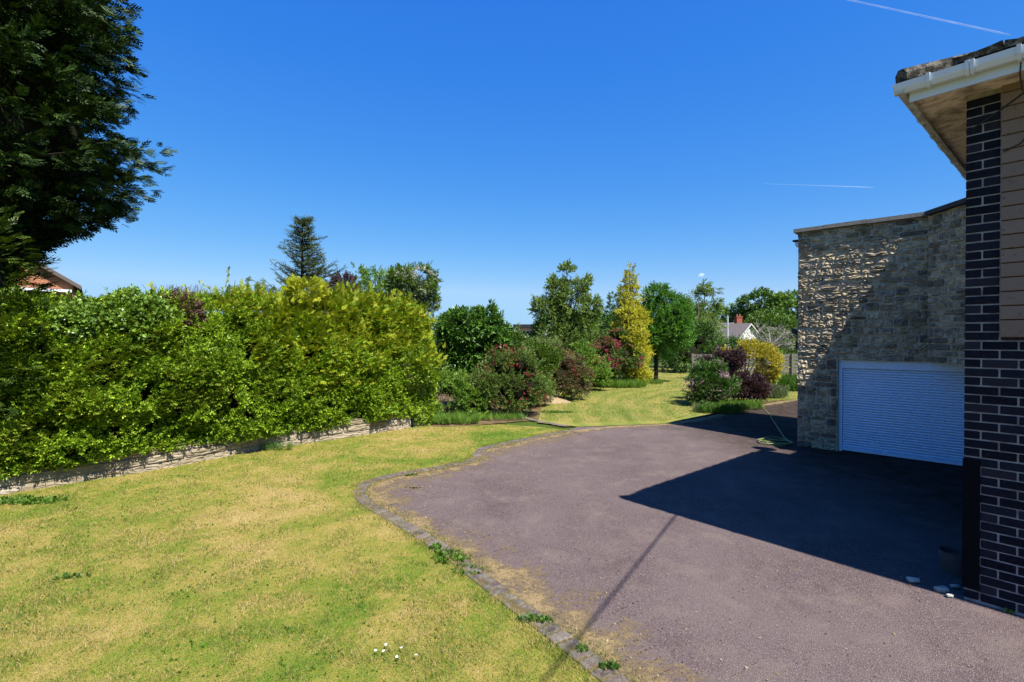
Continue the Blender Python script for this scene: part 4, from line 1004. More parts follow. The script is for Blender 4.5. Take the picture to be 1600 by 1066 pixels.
# ---- right of the hedge
b = G(742, 645); shrub('laurel_bush', 'tall dark laurel with drooping glossy leaves at the right end of the hedge', 'bush', (b.x, b.y + .5, 0),
    [(-.35, 0, 2.55, .62, .6, .62), (.3, .1, 2.6, .62, .55, .55), (0, .2, 1.9, .85, .6, .7), (-.1, .2, 1.0, .75, .5, .8), (.62, .15, 2.25, .4, .4, .45), (-.75, .1, 2.35, .5, .5, .7), (-.8, .2, 1.3, .5, .5, .8)], 'laurel', 'laurel', 75, None, -.45, 2.2, -.15, (.7, 1.15), .035, bark='bark_d')
b0 = AT(785, 486, b.y + .5)
o = thing('laurel_shoot', (b0.x, b0.y, 2.2), 'single upright leafy shoot standing above the right side of the laurel', 'shoot')
m_ = MB(); m_.tube([(b0.x, b0.y, 2.3), (b0.x + .02, b0.y, 3.05)], [.012, .005], 5); m_.build('stem', M['bark'], o)
zz = np.linspace(2.5, 3.05, 8); P = np.stack([np.full(8, b0.x), np.full(8, b0.y), zz], 1); VF('foliage', spray(P, up + unit(8) * .5, T_['laurel'], (.45, .6)), L_['laurel'], o)
b = g3(700, 655); shrub('young_shrub', 'fresh green leafy shrub in front of the shaded laurel base', 'bush', (b[0], b[1] + .2, 0),
    [(-.15, 0, .55, .45, .35, .5), (.35, 0, .75, .35, .35, .55), (-.25, .1, 1.2, .28, .28, .4), (.7, -.1, .5, .4, .3, .45), (-.55, .25, .6, .45, .4, .6), (.3, .5, .5, .6, .4, .6), (-.5, .3, 1.3, .35, .3, .5)], 'shrub', 'fresh', 190, None, -.1, 3.2, core=False)
b = g3(790, 654); shrub('weigela_bush', 'broad bronze green bush dotted with crimson flowers beside the lawn', 'bush', (b[0], b[1] + .3, 0),
    [(-.45, 0, .75, .7, .5, .75), (.2, 0, .8, .75, .5, .8), (-.1, .2, 1.45, .62, .5, .55), (.45, .15, 1.5, .45, .4, .5), (.75, .2, .75, .45, .4, .6), (-.75, .2, .55, .45, .4, .55)], 'shrub', 'weigela', 330, [('red', 70, .3)], -.22, 3.0, .35, sc=(.6, 1.0))
b = g3(822, 634); shrub('light_green_bush', 'soft light green bush between the two bronze bushes', 'bush', (b[0], b[1] + .2, 0),
    [(0, 0, .6, .5, .45, .6), (.1, .2, 1.15, .35, .35, .4)], 'shrub', 'mid', 300, None, -.2, 3.0, .3, sc=(.6, .95))
b = g3(868, 630); shrub('bronze_bush', 'sprawling bronze and purple leaved bush left of the back lawn', 'bush', (b[0], b[1] + .5, 0),
    [(-.6, 0, .8, .7, .6, .8), (.25, 0, .8, .75, .6, .75), (.85, .1, .65, .55, .5, .6), (-.2, .3, 1.5, .7, .55, .6), (.5, .3, 1.3, .55, .5, .5), (-.8, .3, 1.4, .5, .5, .55)], 'shrub', 'bronze', 270, [('red', 60, .5)], -.22, 2.8, .35, sc=(.7, 1.15))
b = g3(842, 618); shrub('olive_bush', 'olive green bush with upright shoots behind the two bronze bushes', 'bush', (b[0], b[1] + 1.2, 0),
    [(-.5, 0, 1.3, .7, .6, .9), (.4, 0, 1.5, .7, .6, .8), (-1.2, .1, 1.1, .6, .5, .8)], 'shrub', 'grey', 200, None, -.25, 2.6, .5, sc=(.8, 1.3))
b = g3(885, 606); tree('apple_tree', 'tall loose grey green tree behind the bronze bush, left of the golden one', (b[0], b[1] + .6, 0), 5.6,
    [(-.9, 0, 3.6, .6, .6, .5), (-.35, 0, 4.5, .5, .5, .5), (.1, .1, 5.25, .42, .42, .4), (.75, 0, 4.75, .45, .45, .42), (-.3, .1, 4.95, .3, .3, .3), (.35, 0, 4.4, .6, .5, .5), (1.15, 0, 3.7, .5, .5, .42), (.2, -.2, 3.9, .7, .6, .6), (-.3, .2, 3.2, .8, .7, .6), (.8, .2, 3.0, .7, .6, .6), (-.1, 0, 2.2, .9, .7, .7), (.8, 0, 2.0, .8, .6, .7), (-.95, .2, 2.6, .5, .5, .5), (.3, 0, 1.2, 1.0, .6, .7)], 'tree', 'grey', 125, 'bark', .11, -.22, (.75, 1.2), bloom=('white', 7, (.8, 1.4)), gsc=2.0)
b = g3(915, 600); tree('green_elder', 'brighter green leafy tree in front of the loose grey green tree', (b[0], b[1] + .2, 0), 4.2,
    [(-.4, 0, 3.3, .45, .4, .45), (0, 0, 2.7, .6, .5, .5), (.2, 0, 1.9, .6, .5, .6), (-.5, .1, 2.3, .45, .4, .5), (.5, 0, 1.4, .5, .4, .55)], 'tree', 'fresh', 90, 'bark', .07, -.1, (.7, 1.1))
b = g3(965, 606); shrub('pink_weigela', 'arching shrub hung with deep pink blossom in front of the golden tree', 'bush', (b[0], b[1] + .3, 0),
    [(-.35, 0, 1.0, .7, .6, .85), (.35, 0, 1.5, .65, .55, .55), (-.3, .1, 1.95, .6, .5, .5), (.1, .1, 2.25, .5, .45, .4), (.75, -.1, 1.25, .45, .4, .45), (-.8, .1, 1.4, .5, .45, .7)], 'shrub', 'weigela', 230, [('pink', 420, .9)], -.2, 2.4, .2, sc=(.8, 1.3))
b = g3(990, 605)
gb_ = []
for k, z in enumerate(np.linspace(.5, 4.9, 13)):
    R = 1.0 * (1 - ((z - 1.4) / 4.2) ** 2) ** .8 if z > 1.4 else .9
    R = float(np.interp(z, [.3, 1, 2.0, 3.2, 4.2, 5.0], [.75, .95, .95, .80, .5, .16]))
    for j in range(6 if z < 4 else 3):
        a = RNG.uniform(0, 6.28); q = RNG.uniform(.5, .95) * R; s_ = .30 * (1 if z < 3.8 else .7); gb_.append((q * math.cos(a), q * math.sin(a), z, s_, s_, s_ * .75))
gb_ += [(0, 0, 4.9, .24, .24, .3), (0, 0, 5.2, .17, .17, .3), (0, 0, 5.45, .12, .12, .25)]
tree('golden_tree', 'slender cone shaped tree with golden yellow foliage by the back lawn', (b[0], b[1] + .8, 0), 5.2, gb_, 'tree', 'gold', 66, 'bark', .06, -.9, (.6, 1.0), .1, clear=.12)
b = g3(1025, 599)
tree('maple_tree', 'round headed bright green tree on a clean dark trunk at the lawn edge', b, 5.0,
    rblobs(30, .5, .3, 3.0, 1.15, 1.0, 1.35, .6, 9) + [(.1, .2, 4.35, .65, .6, .5), (.5, .2, 2.6, 1.1, .9, .9), (1.0, .2, 3.2, .8, .7, .8)], 'tree', 'maple', 95, 'bark_d', .11, -.25, (.8, 1.25), bloom=None, clear=.3)
c = AT(958, 527, 29); tree('small_fir', 'dark narrow conifer top peeping out left of the golden tree', (c.x, c.y, 0), 5.0, [(0, 0, 2, 1, 1, 1.5), (0, 0, 3.4, .6, .6, .9), (0, 0, 4.3, .3, .3, .6)], 'yew', 'dark', 60, 'bark_d', .08)
b = g3(1090, 583); shrub('hazel_bush', 'large blue green bush at the far right of the back lawn, behind the maple trunk', 'bush', (b[0], b[1], 0),
    [(-.6, 0, 1.2, 1.5, 1.0, 1.3), (1.0, .3, 1.0, 1.2, 1.0, 1.1), (.2, .5, 2.2, 1.2, .9, .9), (-1.6, 1.5, 1.6, 1.3, 1, 1.5)], 'tree', 'dark', 60, None, -.3, 1.6, .3, sc=(1, 1.5), stem_r=.04, inner=.4)
b = g3(1120, 583); tree('grey_willow', 'tall dull olive tree standing behind the blue green bush', (b[0] + .3, b[1] + 4, 0), 6.2,
    rblobs(18, 0, 0, 3.0, 2.0, 1.2, 1.7, .8, 12), 'tree', 'grey', 45, 'bark_g', .15, -.2, (1, 1.6))
c = AT(1100, 527, 44); tree('thin_birch', 'thin sparse tree with wispy grey green tufts against the sky', (c.x, c.y, 0), 7.4,
    [(-1.7, 0, 5.5, .35, .3, .25), (-1.1, 0, 5.8, .45, .3, .3), (.1, 0, 6.6, .5, .4, .3), (.9, 0, 6.3, .5, .4, .3), (1.2, 0, 5.4, .35, .3, .3), (-.3, 0, 6.0, .4, .3, .3), (1.0, 0, 4.6, .4, .4, .35), (-.2, 0, 4.8, .7, .5, .4), (.1, 0, 3.8, .9, .6, .6)], 'tree', 'grey', 42, 'bark_g', .11, -.15, (1.3, 2.0), -.3)

b = g3(808, 640); shrub('viburnum_bush', 'tall mixed green bush filling the bank between the laurel and the loose tree', 'bush', (b[0], b[1] + 1.6, 0),
    [(-.5, 0, 1.2, .8, .6, 1.0), (.4, 0, 1.0, .9, .6, .9), (-.1, .2, 1.9, .6, .5, .5), (.9, .2, 1.5, .6, .5, .6)], 'shrub', 'mid', 170, None, -.3, 2.2, .4, sc=(.9, 1.5))
b = g3(925, 614); shrub('spindle_bush', 'low mixed green bush joining the bronze bush to the pink blossomed one', 'bush', (b[0], b[1] + .6, 0),
    [(-.5, 0, .8, .7, .5, .8), (.3, .1, .7, .6, .5, .7), (-.2, .4, 1.5, .6, .5, .6)], 'shrub', 'fresh', 170, [('red', 20, .6)], -.3, 2.2, .4, sc=(.9, 1.5))
b = g3(850, 640); shrub('cranesbill_bush', 'low pale green bush in front of the gap between the two bronze bushes', 'bush', (b[0], b[1] + .5, 0),
    [(-.1, 0, .45, .5, .4, .45), (-.55, .2, .7, .4, .4, .6)], 'shrub', 'grey', 260, None, -.3, 2.6, .4, sc=(.7, 1.1))
# ---- island bed with rhododendron, golden shrub and purple shrub
b = g3(1112, 636); shrub('rhododendron', 'low rhododendron with pale pink flower heads at the tip of the planted bed', 'bush', (b[0], b[1] + .3, 0),
    [(-.35, 0, .5, .5, .45, .48), (.25, 0, .62, .55, .45, .55), (.65, .15, .45, .4, .4, .42), (0, .25, 1.0, .45, .4, .38), (.4, .3, 1.15, .35, .35, .3)], 'shrub', 'dark', 300, [('pale', 260, .3)], -.25, 3.0, .4, sc=(.9, 1.4))
b = g3(1168, 630); shrub('purple_shrub', 'dark purple leaved shrub wrapped round the stems of the golden one', 'bush', (b[0], b[1] + .3, 0),
    [(-.35, -.1, .65, .45, .35, .5), (.35, -.1, .5, .5, .35, .45), (-.75, .1, 1.35, .42, .35, .38), (-1.15, .3, 1.25, .35, .3, .3), (-.35, 0, 1.5, .3, .3, .25), (.1, 0, 1.0, .3, .25, .3)], 'shrub', 'purple', 260, None, -.2, 2.8, .3, sc=(.8, 1.3), bark='bark_d')
b = g3(1172, 625); tree('golden_shrub', 'yellow leaved dome shaped shrub on dark stems in the planted bed', (b[0], b[1] + .4, 0), 2.2,
    [(.05, -.3, 1.72, .85, .6, .42), (.6, -.3, 1.4, .52, .5, .5), (-.6, -.2, 1.65, .45, .4, .3), (.75, -.2, 1.0, .36, .35, .32), (.15, -.4, 1.35, .6, .4, .35)], 'shrub', 'gold2', 330, 'bark_d', .05, -.4, (.7, 1.1), .2, cat='bush')
def clump(name, label, base, rx, ry, n, tk, lk, sc, cat='plant', spread=.35, zz=.0):
    o = None; a = RNG.random(n) * 6.283; r_ = np.sqrt(RNG.random(n)); P = np.stack([base[0] + rx * r_ * np.cos(a), base[1] + ry * r_ * np.sin(a), np.zeros(n) + zz + .01], 1)
    V, F = spray(P, up + unit(n) * spread, T_[tk], sc); return add(name, V, F, L_[lk], None, label=label, cat=cat)
T_['tall'] = [tmpl_leafy(10, .35, .16, .02, .7) for _ in range(4)]
T_['rosette'] = [tmpl_leafy(8, .03, .042, .022, 1.2) for _ in range(3)]
for (px, py, rx, ry, n, tk, lk, sc, nm, lab) in [
    (706, 662, .75, .25, 500, 'grass', 'long', (.3, 1.1), 'long_grass', 'tuft of long bright grass at the right end of the low wall'),
    (770, 656, .9, .25, 300, 'grass', 'long', (.2, .8), 'long_grass', 'fringe of long grass along the foot of the bronze green bush'),
    (975, 606, 1.0, .35, 420, 'grass', 'long', (.8, 1.4), 'long_grass', 'long green grass under the pink blossomed shrub'),
    (1022, 600, .45, .3, 160, 'grass', 'long', (.5, .9), 'long_grass', 'ring of longer grass round the foot of the maple trunk'),
    (1130, 646, .75, .25, 420, 'tall', 'weed', (.4, .8), 'weed_clump', 'bright green weeds in front of the rhododendron'),
    (1102, 644, .35, .25, 150, 'grass', 'weedgrey', (.5, 1.0), 'weed_clump', 'grey green spiky clump left of the bright weeds'),
    (1160, 640, .7, .25, 260, 'tall', 'fresh', (.4, .8), 'weed_clump', 'leafy green weeds at the foot of the purple shrub'),
    (1228, 610, .9, .6, 700, 'tall', 'weed', (.8, 1.7), 'weed_bank', 'tall overgrown green weeds against the corner of the garage'),
    (1200, 622, .7, .35, 350, 'tall', 'weedgrey', (.7, 1.3), 'weed_bank', 'pale grey green weeds right of the purple shrub'),
    (865, 628, .6, .25, 260, 'tall', 'weed', (.25, .5), 'weed_clump', 'low yellow green weeds on the bare soil mound'),
    (870, 645, .5, .22, 260, 'rosette', 'clover', (.4, .8), 'ground_weed', 'flat dark weed mat on the dry soil beside the gravel strip'),
    (425, 705, .45, .08, 80, 'tall', 'weed', (.25, .5), 'weed_clump', 'green weeds sprouting at the foot of the low wall, halfway along'),
    (212, 738, .10, .08, 60, 'tall', 'dandy', (.4, .8), 'wall_weed', 'dark weed growing up the low wall under the hedge'),
    (40, 786, .55, .14, 130, 'rosette', 'clover', (.7, 1.5), 'wall_weed', 'broad leaved weeds at the far left foot of the low wall'),
    (702, 874, .22, .16, 90, 'rosette', 'clover', (.4, 1.0), 'weed_clump', 'spreading green weed on the edging bricks, farthest of three'),
    (730, 894, .16, .12, 60, 'rosette', 'weed', (.3, .7), 'weed_clump', 'bright small weed just nearer than the spreading one on the edging'),
    (838, 972, .15, .05, 60, 'rosette', 'dandy', (.5, .8), 'weed_clump', 'grey green weeds rooted along the inner edge of the edging bricks'),
    (910, 1020, .05, .04, 18, 'rosette', 'dandy', (.5, .8), 'weed_clump', 'small round weed beside the edging near the wire shadow'),
    (950, 1046, .06, .05, 26, 'rosette', 'dandy', (.5, .9), 'weed_clump', 'nearest little weed at the bottom edge beside the bricks'),
    (680, 860, .06, .05, 20, 'rosette', 'weed', (.6, 1.0), 'weed_clump', 'tiny weed at the left of the spreading green one'),
    (642, 744, .10, .05, 22, 'rosette', 'weed', (.4, .6), 'weed_clump', 'little green weed on the far curve of the edging'),
    (1590, 958, .10, .03, 45, 'rosette', 'fresh', (.35, .6), 'weed_clump', 'small bright weeds along the foot of the brick wall')]:
    p = G(px, py); clump(nm, lab, (p.x, p.y), rx, ry, n, tk, lk, sc)
for (px, py, sz, n) in [(110, 905, .16, 8), (300, 720, .25, 10), (95, 800, .3, 20), (60, 800, .3, 20)][:2]:
    p = G(px, py); clump('lawn_weed', {110: 'dark flat weed in the dry lawn at the left', 300: 'low weeds in the lawn edge below the wall'}[px], (p.x, p.y), sz, sz * .3, n, 'rosette', 'dandy', (.7, 1.0))

# ---- grass blades over the lawns (denser and shorter close by)
from mathutils.geometry import intersect_point_tri_2d
def in_poly(P, poly):
    x, y = P[:, 0], P[:, 1]; ins = np.zeros(len(P), bool); n = len(poly)
    for i in range(n):
        x1, y1 = poly[i].x, poly[i].y; x2, y2 = poly[(i + 1) % n].x, poly[(i + 1) % n].y
        if y1 == y2: continue
        c_ = ((y1 > y) != (y2 > y)) & (x < (x2 - x1) * (y - y1) / (y2 - y1) + x1); ins ^= c_
    return ins
def blades(n, y0, y1, poly, hl, wd, zb, xlim=(-1.25, .6)):
    Y = np.exp(RNG.uniform(math.log(y0), math.log(y1), n)); X = RNG.uniform(xlim[0], xlim[1], n) * (Y + .6)
    P = np.stack([X, Y, np.full(n, zb)], 1); P = P[in_poly(P, poly)]; n = len(P); Y = P[:, 1]
    tuft = .7 + .6 * np.clip(vnoise(P, 6, 61) + .3, 0, 1)
    a = RNG.random(n) * 6.283; ln = hl * RNG.uniform(.5, 1.4, n) * tuft; lean = RNG.uniform(.4, 1.35, n); b = RNG.random(n) * 6.283
    w_ = wd * (Y / 4) ** .8 * RNG.uniform(.7, 1.3, n); s_ = np.stack([np.cos(a), np.sin(a), np.zeros(n)], 1) * w_[:, None] / 2
    tip = P + np.stack([np.cos(b) * np.sin(lean), np.sin(b) * np.sin(lean), np.cos(lean)], 1) * ln[:, None]
    V = np.stack([P - s_, P + s_, tip], 1).reshape(-1, 3); F = np.arange(0, 3 * n).reshape(-1, 3); return V, F
VF('grass_blades', blades(640000, 2.6, 15, lawn_poly, .034, .0055, .010), M['lawn_blades'], kind='stuff')
bl_poly = [G(832, 655), G(905, 662), G(1040, 658), G(1088, 650), G(1100, 640), V2(14, 20), V2(22, 40), V2(0, 40), V2(1, 22), G(850, 628)]
k_ = RNG.integers(0, len(E1), 16000); ep = np.array([tuple(p) for p in E1]); en = np.array([tuple(Vector((E1[min(len(E1) - 1, i + 1)].y - E1[max(0, i - 1)].y, -(E1[min(len(E1) - 1, i + 1)].x - E1[max(0, i - 1)].x), 0)).normalized()) for i in range(len(E1))])
o_ = np.where(RNG.random(16000) < .6, RNG.normal(-.01, .03, 16000), RNG.normal(.19, .03, 16000)); P = ep[k_] + en[k_] * o_[:, None] + RNG.normal(size=(16000, 3)) * .05 * np.array([1, 1, 0]); P = P[vnoise(P, 2.2, 15) > -.25]; P[:, 2] = .012
tl = nrm(unit(len(P)) * .6 + up) * RNG.uniform(.02, .06, len(P))[:, None]; sd_ = unit(len(P)) * np.array([1, 1, 0]) * .003
add('edging_grass', np.stack([P - sd_, P + sd_, P + tl], 1).reshape(-1, 3), np.arange(3 * len(P)).reshape(-1, 3), M['lawn_blades'], kind='stuff')
VF('back_grass_blades', blades(110000, 13, 38, bl_poly, .05, .005, .008, (-.1, .6)), M['back_blades'], kind='stuff')
# dark low weeds scattered through the lawn
P = np.stack([RNG.uniform(-1.2, .4, 1600) * 12, np.exp(RNG.uniform(math.log(2.8), math.log(12), 1600)), np.full(1600, .014)], 1)
P[:, 0] = RNG.uniform(-1.2, .35, 1600) * (P[:, 1] + .5); P = P[in_poly(P, lawn_poly)]; P = P[vnoise(P, .9, 71) + .7 * vnoise(P, 3.1, 72) > .30]
VF('lawn_weeds', spray(P, up + unit(len(P)) * .3, T_['rosette'], (.22, .45), .0), L_['clover'], kind='stuff')
# grit, leaf litter and moss crumbs on the tarmac, thickest along its edges
n_ = 5200; k_ = RNG.integers(0, len(E1), n_); P = ep[k_] + en[k_] * (.18 + RNG.exponential(.45, n_))[:, None]
n2_ = 1500; Y_ = np.exp(RNG.uniform(math.log(2.8), math.log(14), n2_)); P = np.concatenate([P, np.stack([RNG.uniform(-.2, 1.0, n2_) * Y_, Y_, 0 * Y_], 1)])
P = P[in_poly(P, edge + far[1:] + [V2(30, 22), V2(30, -12), V2(4, -12)])]; P[:, 2] = .006
a_ = unit(len(P)) * np.array([1, 1, .35]); b_ = unit(len(P)) * np.array([1, 1, .35]); z_ = RNG.uniform(.003, .011, len(P))[:, None]
add('drive_litter', np.stack([P - a_ * z_, P + b_ * z_, P + a_ * z_ + up * z_ * .8, P - b_ * z_], 1).reshape(-1, 3), np.arange(4 * len(P)).reshape(-1, 4),
    leaf_mat('litter', [(.05, .035, .02), (.16, .11, .06), (.34, .26, .13), (.45, .40, .32)], 0, .1, .9), kind='stuff')
# daisies
dm = plain('daisy_petal', (.85, .85, .82), .6, .3, .03); ym = plain('daisy_eye', (.8, .55, .05), .6, .3, .05)
m_ = MB()
for j in range(12):
    a = j * math.pi / 6; d = Vector((math.cos(a), math.sin(a), .12)); s_ = Vector((-math.sin(a), math.cos(a), 0)); m_.add([d * .002, d * .007 + s_ * .0024, d * .010, d * .007 - s_ * .0024], [[0, 1, 2, 3]])
pet = m_.mesh('petals', dm); m_ = MB(); m_.tube([(0, 0, 0), (0, 0, .003), (0, 0, .005)], [.004, .004, .002], 8); eye = m_.mesh('eye', ym)
m_ = MB(); m_.tube([(0, 0, -.05), (0, 0, 0)], .0015, 4); stm = m_.mesh('stem', L_['weed'])
for (px, py, lab) in [(603, 1007, 'topmost white daisy of the little group in the lawn'), (587, 1016, 'leftmost white daisy of the group in the lawn'), (599, 1017, 'white daisy just right of the leftmost one'),
                (627, 1012, 'white daisy standing alone between the left trio and the right pair'), (620, 1026, 'lowest white daisy of the group in the lawn'), (650, 1023, 'rightmost white daisy of the group in the lawn')]:
    p = G(px, py, .06); o = thing('daisy', tuple(p), lab, 'flower', 'daisies in the front lawn')
    R_ = Matrix.Translation(p) @ Matrix.Rotation(random.uniform(-.3, .3) + .2, 4, 'X') @ Matrix.Rotation(random.uniform(-.3, .3), 4, 'Y')
    for nm, me in (('petals', pet), ('eye', eye), ('stem', stm)): place(nm, me, o, R_)
p = G(814, 650, .05); m_ = MB(); V = []
o = thing('blue_ball', tuple(p), 'small blue plastic thing lying in front of the shaded gap beside the bush', 'toy')
V, F = [], []
for k in range(7):
    for j in range(10): th = math.pi * k / 6; a = j * math.pi / 5; V.append(p + Vector((.07 * math.sin(th) * math.cos(a), .07 * math.sin(th) * math.sin(a), .06 * math.cos(th))))
add('shell', V, [[k * 10 + j, (k + 1) * 10 + j, (k + 1) * 10 + (j + 1) % 10, k * 10 + (j + 1) % 10] for k in range(6) for j in range(10)], plain('blue_plastic', (.05, .25, .7), .4, .5), o, True)
# heap of pale dry soil
p = G(862, 628); V, F = [], []
for k in range(8):
    for j in range(20):
        a = j * math.pi / 10; r_ = k / 7; z = .28 * (1 - r_ ** 1.5) + .03 * math.sin(j * 2.3 + k) * (1 - r_); V.append((p.x - .2 + .95 * r_ * math.cos(a), p.y - .1 + .55 * r_ * math.sin(a), z - .01))
add('soil_heap', V, [[k * 20 + j, (k + 1) * 20 + j, (k + 1) * 20 + (j + 1) % 20, k * 20 + (j + 1) % 20] for k in range(7) for j in range(20)], plain('pale_dry_soil', (.40, .30, .18), .95, .1, .35, 14, .9), None, True, label='low heap of pale dry soil at the foot of the bronze bush', cat='soil heap')

# ---- far buildings
t = NT('orange_brick'); br = t.n('ShaderNodeTexBrick'); br.inputs['Scale'].default_value = 1; br.inputs['Brick Width'].default_value = .30; br.inputs['Row Height'].default_value = .10; br.inputs['Mortar Size'].default_value = .010
t.set(br.inputs['Color1'], (.42, .13, .05)); t.set(br.inputs['Color2'], (.50, .17, .07)); t.set(br.inputs['Mortar'], (.45, .36, .28))
mp = t.n('ShaderNodeMapping'); mp.inputs['Rotation'].default_value = (math.radians(-90), 0, math.radians(0)); mp.vector_type = 'TEXTURE'; t.set(mp.inputs['Vector'], t.pos()); t.set(br.inputs['Vector'], mp.outputs[0])
M['obrick'] = t.done(t.bsdf(br.outputs['Color'], .9, .2))
M['dtile'] = plain('grey_roof_tiles', (.16, .14, .135), .9, .2, .25, 3, .3)
M['rtile'] = plain('brown_roof_tiles', (.24, .13, .10), .9, .2, .25, 3, .3)
M['render'] = plain('white_render', (.80, .79, .76), .8, .2, .05, 2)
def gable_house(name, label, base, wx, dy, eave, ridge, wallm, roofm, ang=0, chim=None, gx=True):
    """ridge runs along local y; gable faces -y"""
    o = thing(name, tuple(base), label, 'house'); R_ = Matrix.Rotation(ang, 3, 'Z'); T = lambda x, y, z: base + R_ @ Vector((x, y, z)); h = wx / 2
    V = [T(-h, 0, 0), T(h, 0, 0), T(h, 0, eave), T(0, 0, ridge), T(-h, 0, eave)]; V += [v + R_ @ Vector((0, dy, 0)) for v in V]
    add('wall', V, [[0, 1, 2, 3, 4], [9, 8, 7, 6, 5], [0, 5, 6, 1], [1, 6, 7, 2], [4, 9, 5, 0]], wallm, o)
    e = .35; sl = (ridge - eave) / h; mb = MB()
    for sg in (-1, 1):
        a, b_ = (T(sg * (h + e), -e, eave - sl * e + .04), T(0, -e, ridge + .04)); q = R_ @ Vector((0, dy + 2 * e, 0))
        F = [[0, 1, 2, 3], [7, 6, 5, 4], [0, 4, 5, 1], [1, 5, 6, 2], [2, 6, 7, 3], [3, 7, 4, 0]]; V = [a, b_, b_ + q, a + q]; mb.add(V + [v + UP * .12 for v in V], F)
    mb.build('roof', roofm, o)
    mb = MB()
    for sg in (-1, 1):
        a, b_ = T(sg * (h + e), -e - .03, eave - sl * e - .06), T(0, -e - .03, ridge - .06); mb.add([a, b_, b_ + UP * .16, a + UP * .16, *(v + R_ @ Vector((0, .03, 0)) for v in (a, b_, b_ + UP * .16, a + UP * .16))], [[0, 1, 2, 3], [7, 6, 5, 4], [3, 2, 6, 7], [0, 4, 5, 1]])
    mb.build('bargeboard', plain('verge_board', (.13, .12, .11), .7, .3) if wallm is M['obrick'] else M['render'], o)
    if chim:
        cx, cy, cw, cz0, cz1 = chim; m_ = MB(); m_.box(T(cx, cy, (cz0 + cz1) / 2), R_ @ Vector((cw / 2, 0, 0)), R_ @ Vector((0, cw / 2, 0)), UP * (cz1 - cz0) / 2); m_.box(T(cx, cy, cz1 + .04), R_ @ Vector((cw * .6, 0, 0)), R_ @ Vector((0, cw * .6, 0)), UP * .08)
        ch_ = m_.build('chimney', plain('red_chimney_brick', (.40, .11, .06), .9, .2), o)
        for q in (-.2, .2): m_ = MB(); m_.tube([T(cx + q, cy, cz1 + .1), T(cx + q, cy, cz1 + .42)], [.12, .09], 8); m_.build('chimney_pot', plain('pot_clay', (.30, .14, .09), .9, .2), ch_)
    return o
# orange brick gable beyond the hedge at the left
gable_house('orange_brick_house', 'orange brick gable end of a neighbouring house behind the hedge at far left', Vector((-26.5, 26, 0)), 5.5, 9, 5.23, 7.12, M['obrick'], M['rtile'], math.radians(40))
u_ = Vector((math.cos(math.radians(40)), math.sin(math.radians(40)), 0)); m_ = MB(); m_.box(Vector((-26.5, 26, 4.84)) + u_ * 1.2 + Vector((.64, -.77, 0)) * .18, u_ * 1.5, Vector((.64, -.77, 0)) * .12, UP * .07); m_.build('white_gutter', M['upvc'], None, label='white gutter edge crossing the orange brick gable above the hedge', cat='gutter')
# house with red chimney beyond the garden
c = AT(1160, 527, 66); b1 = Vector((c.x + .3, 66, 0))
gable_house('white_gabled_house', 'white gabled house with grey roof and red chimney between the far trees', Vector((AT(1170, 527, 66).x, 66, 0)), 6.2, 9, 2.1, 4.0, M['render'], M['dtile'], math.radians(38), None)
o = thing('grey_roofed_house', (AT(1143, 527, 68).x, 68, 0), 'long grey roofed bungalow joined behind the white gable', 'house')
x0, x1 = AT(1112, 527, 68).x, AT(1166, 527, 68).x
m_ = MB(); m_.box(((x0 + x1) / 2, 71, 1.3), ((x1 - x0) / 2 - .3, 0, 0), (0, 3, 0), (0, 0, 1.3)); m_.build('wall', M['render'], o)
m_ = MB(); m_.add([(x0, 67.6, 2.35), (x1, 67.6, 2.35), (x1, 71, 4.35), (x0, 71, 4.35), (x1, 74.4, 2.35), (x0, 74.4, 2.35)], [[0, 1, 2, 3], [3, 2, 4, 5], [0, 3, 5], [1, 4, 2], [1, 0, 5, 4]]); m_.build('roof', M['dtile'], o)
q = AT(1157, 527, 67.5); m_ = MB(); m_.box((q.x, 68.2, 3.95), (.36, 0, 0), (0, .4, 0), (0, 0, 1.05)); m_.box((q.x, 68.2, 5.05), (.42, 0, 0), (0, .46, 0), (0, 0, .08)); ch_ = m_.build('chimney', plain('chimney_brick', (.42, .12, .07), .9, .2), o)
for dx in (-.18, .18): m_ = MB(); m_.tube([(q.x + dx, 68.2, 5.1), (q.x + dx, 68.2, 5.45)], [.12, .1], 8); m_.build('chimney_pot', plain('terracotta', (.30, .14, .09), .9, .2), ch_)
q = AT(1137, 494, 62); m_ = MB(); m_.tube([(q.x, 62, -.1), (q.x, 62, q.z)], [.13, .09], 8); m_.build('white_pole', plain('pale_metal', (.6, .62, .64), .5, .4), None, label='pale slim pole standing in front of the grey roofed bungalow', cat='pole')
# roofs glimpsed between laurel and loose tree
gable_house('brown_roofed_house', 'brown roof corner glimpsed just right of the laurel', Vector((AT(779, 527, 46).x, 46, 0)), 5.2, 8, 2.2, 3.7, M['render'], M['rtile'])
o = thing('flat_roofed_house', (AT(815, 527, 50).x, 50, 0), 'white walled house with a black flat roof glimpsed between the bushes', 'house')
x0, x1 = AT(803, 527, 50).x, AT(850, 527, 50).x
m_ = MB(); m_.box(((x0 + x1) / 2 + .3, 52, 1.6), ((x1 - x0) / 2, 0, 0), (0, 2, 0), (0, 0, 1.6)); m_.build('wall', M['render'], o)
m_ = MB(); m_.box(((x0 + x1) / 2, 51.8, 3.4), ((x1 - x0) / 2 + .1, 0, 0), (0, 2.4, 0), (0, 0, .17)); m_.build('roof', plain('black_fascia', (.02, .02, .024), .6, .3), o)
m_ = MB(); m_.box((x0 + 1.6, 49.985, 2.3), (.7, 0, 0), (0, .02, 0), (0, 0, .6)); m_.build('window', plain('window_glass', (.05, .07, .09), .08, .6), o)
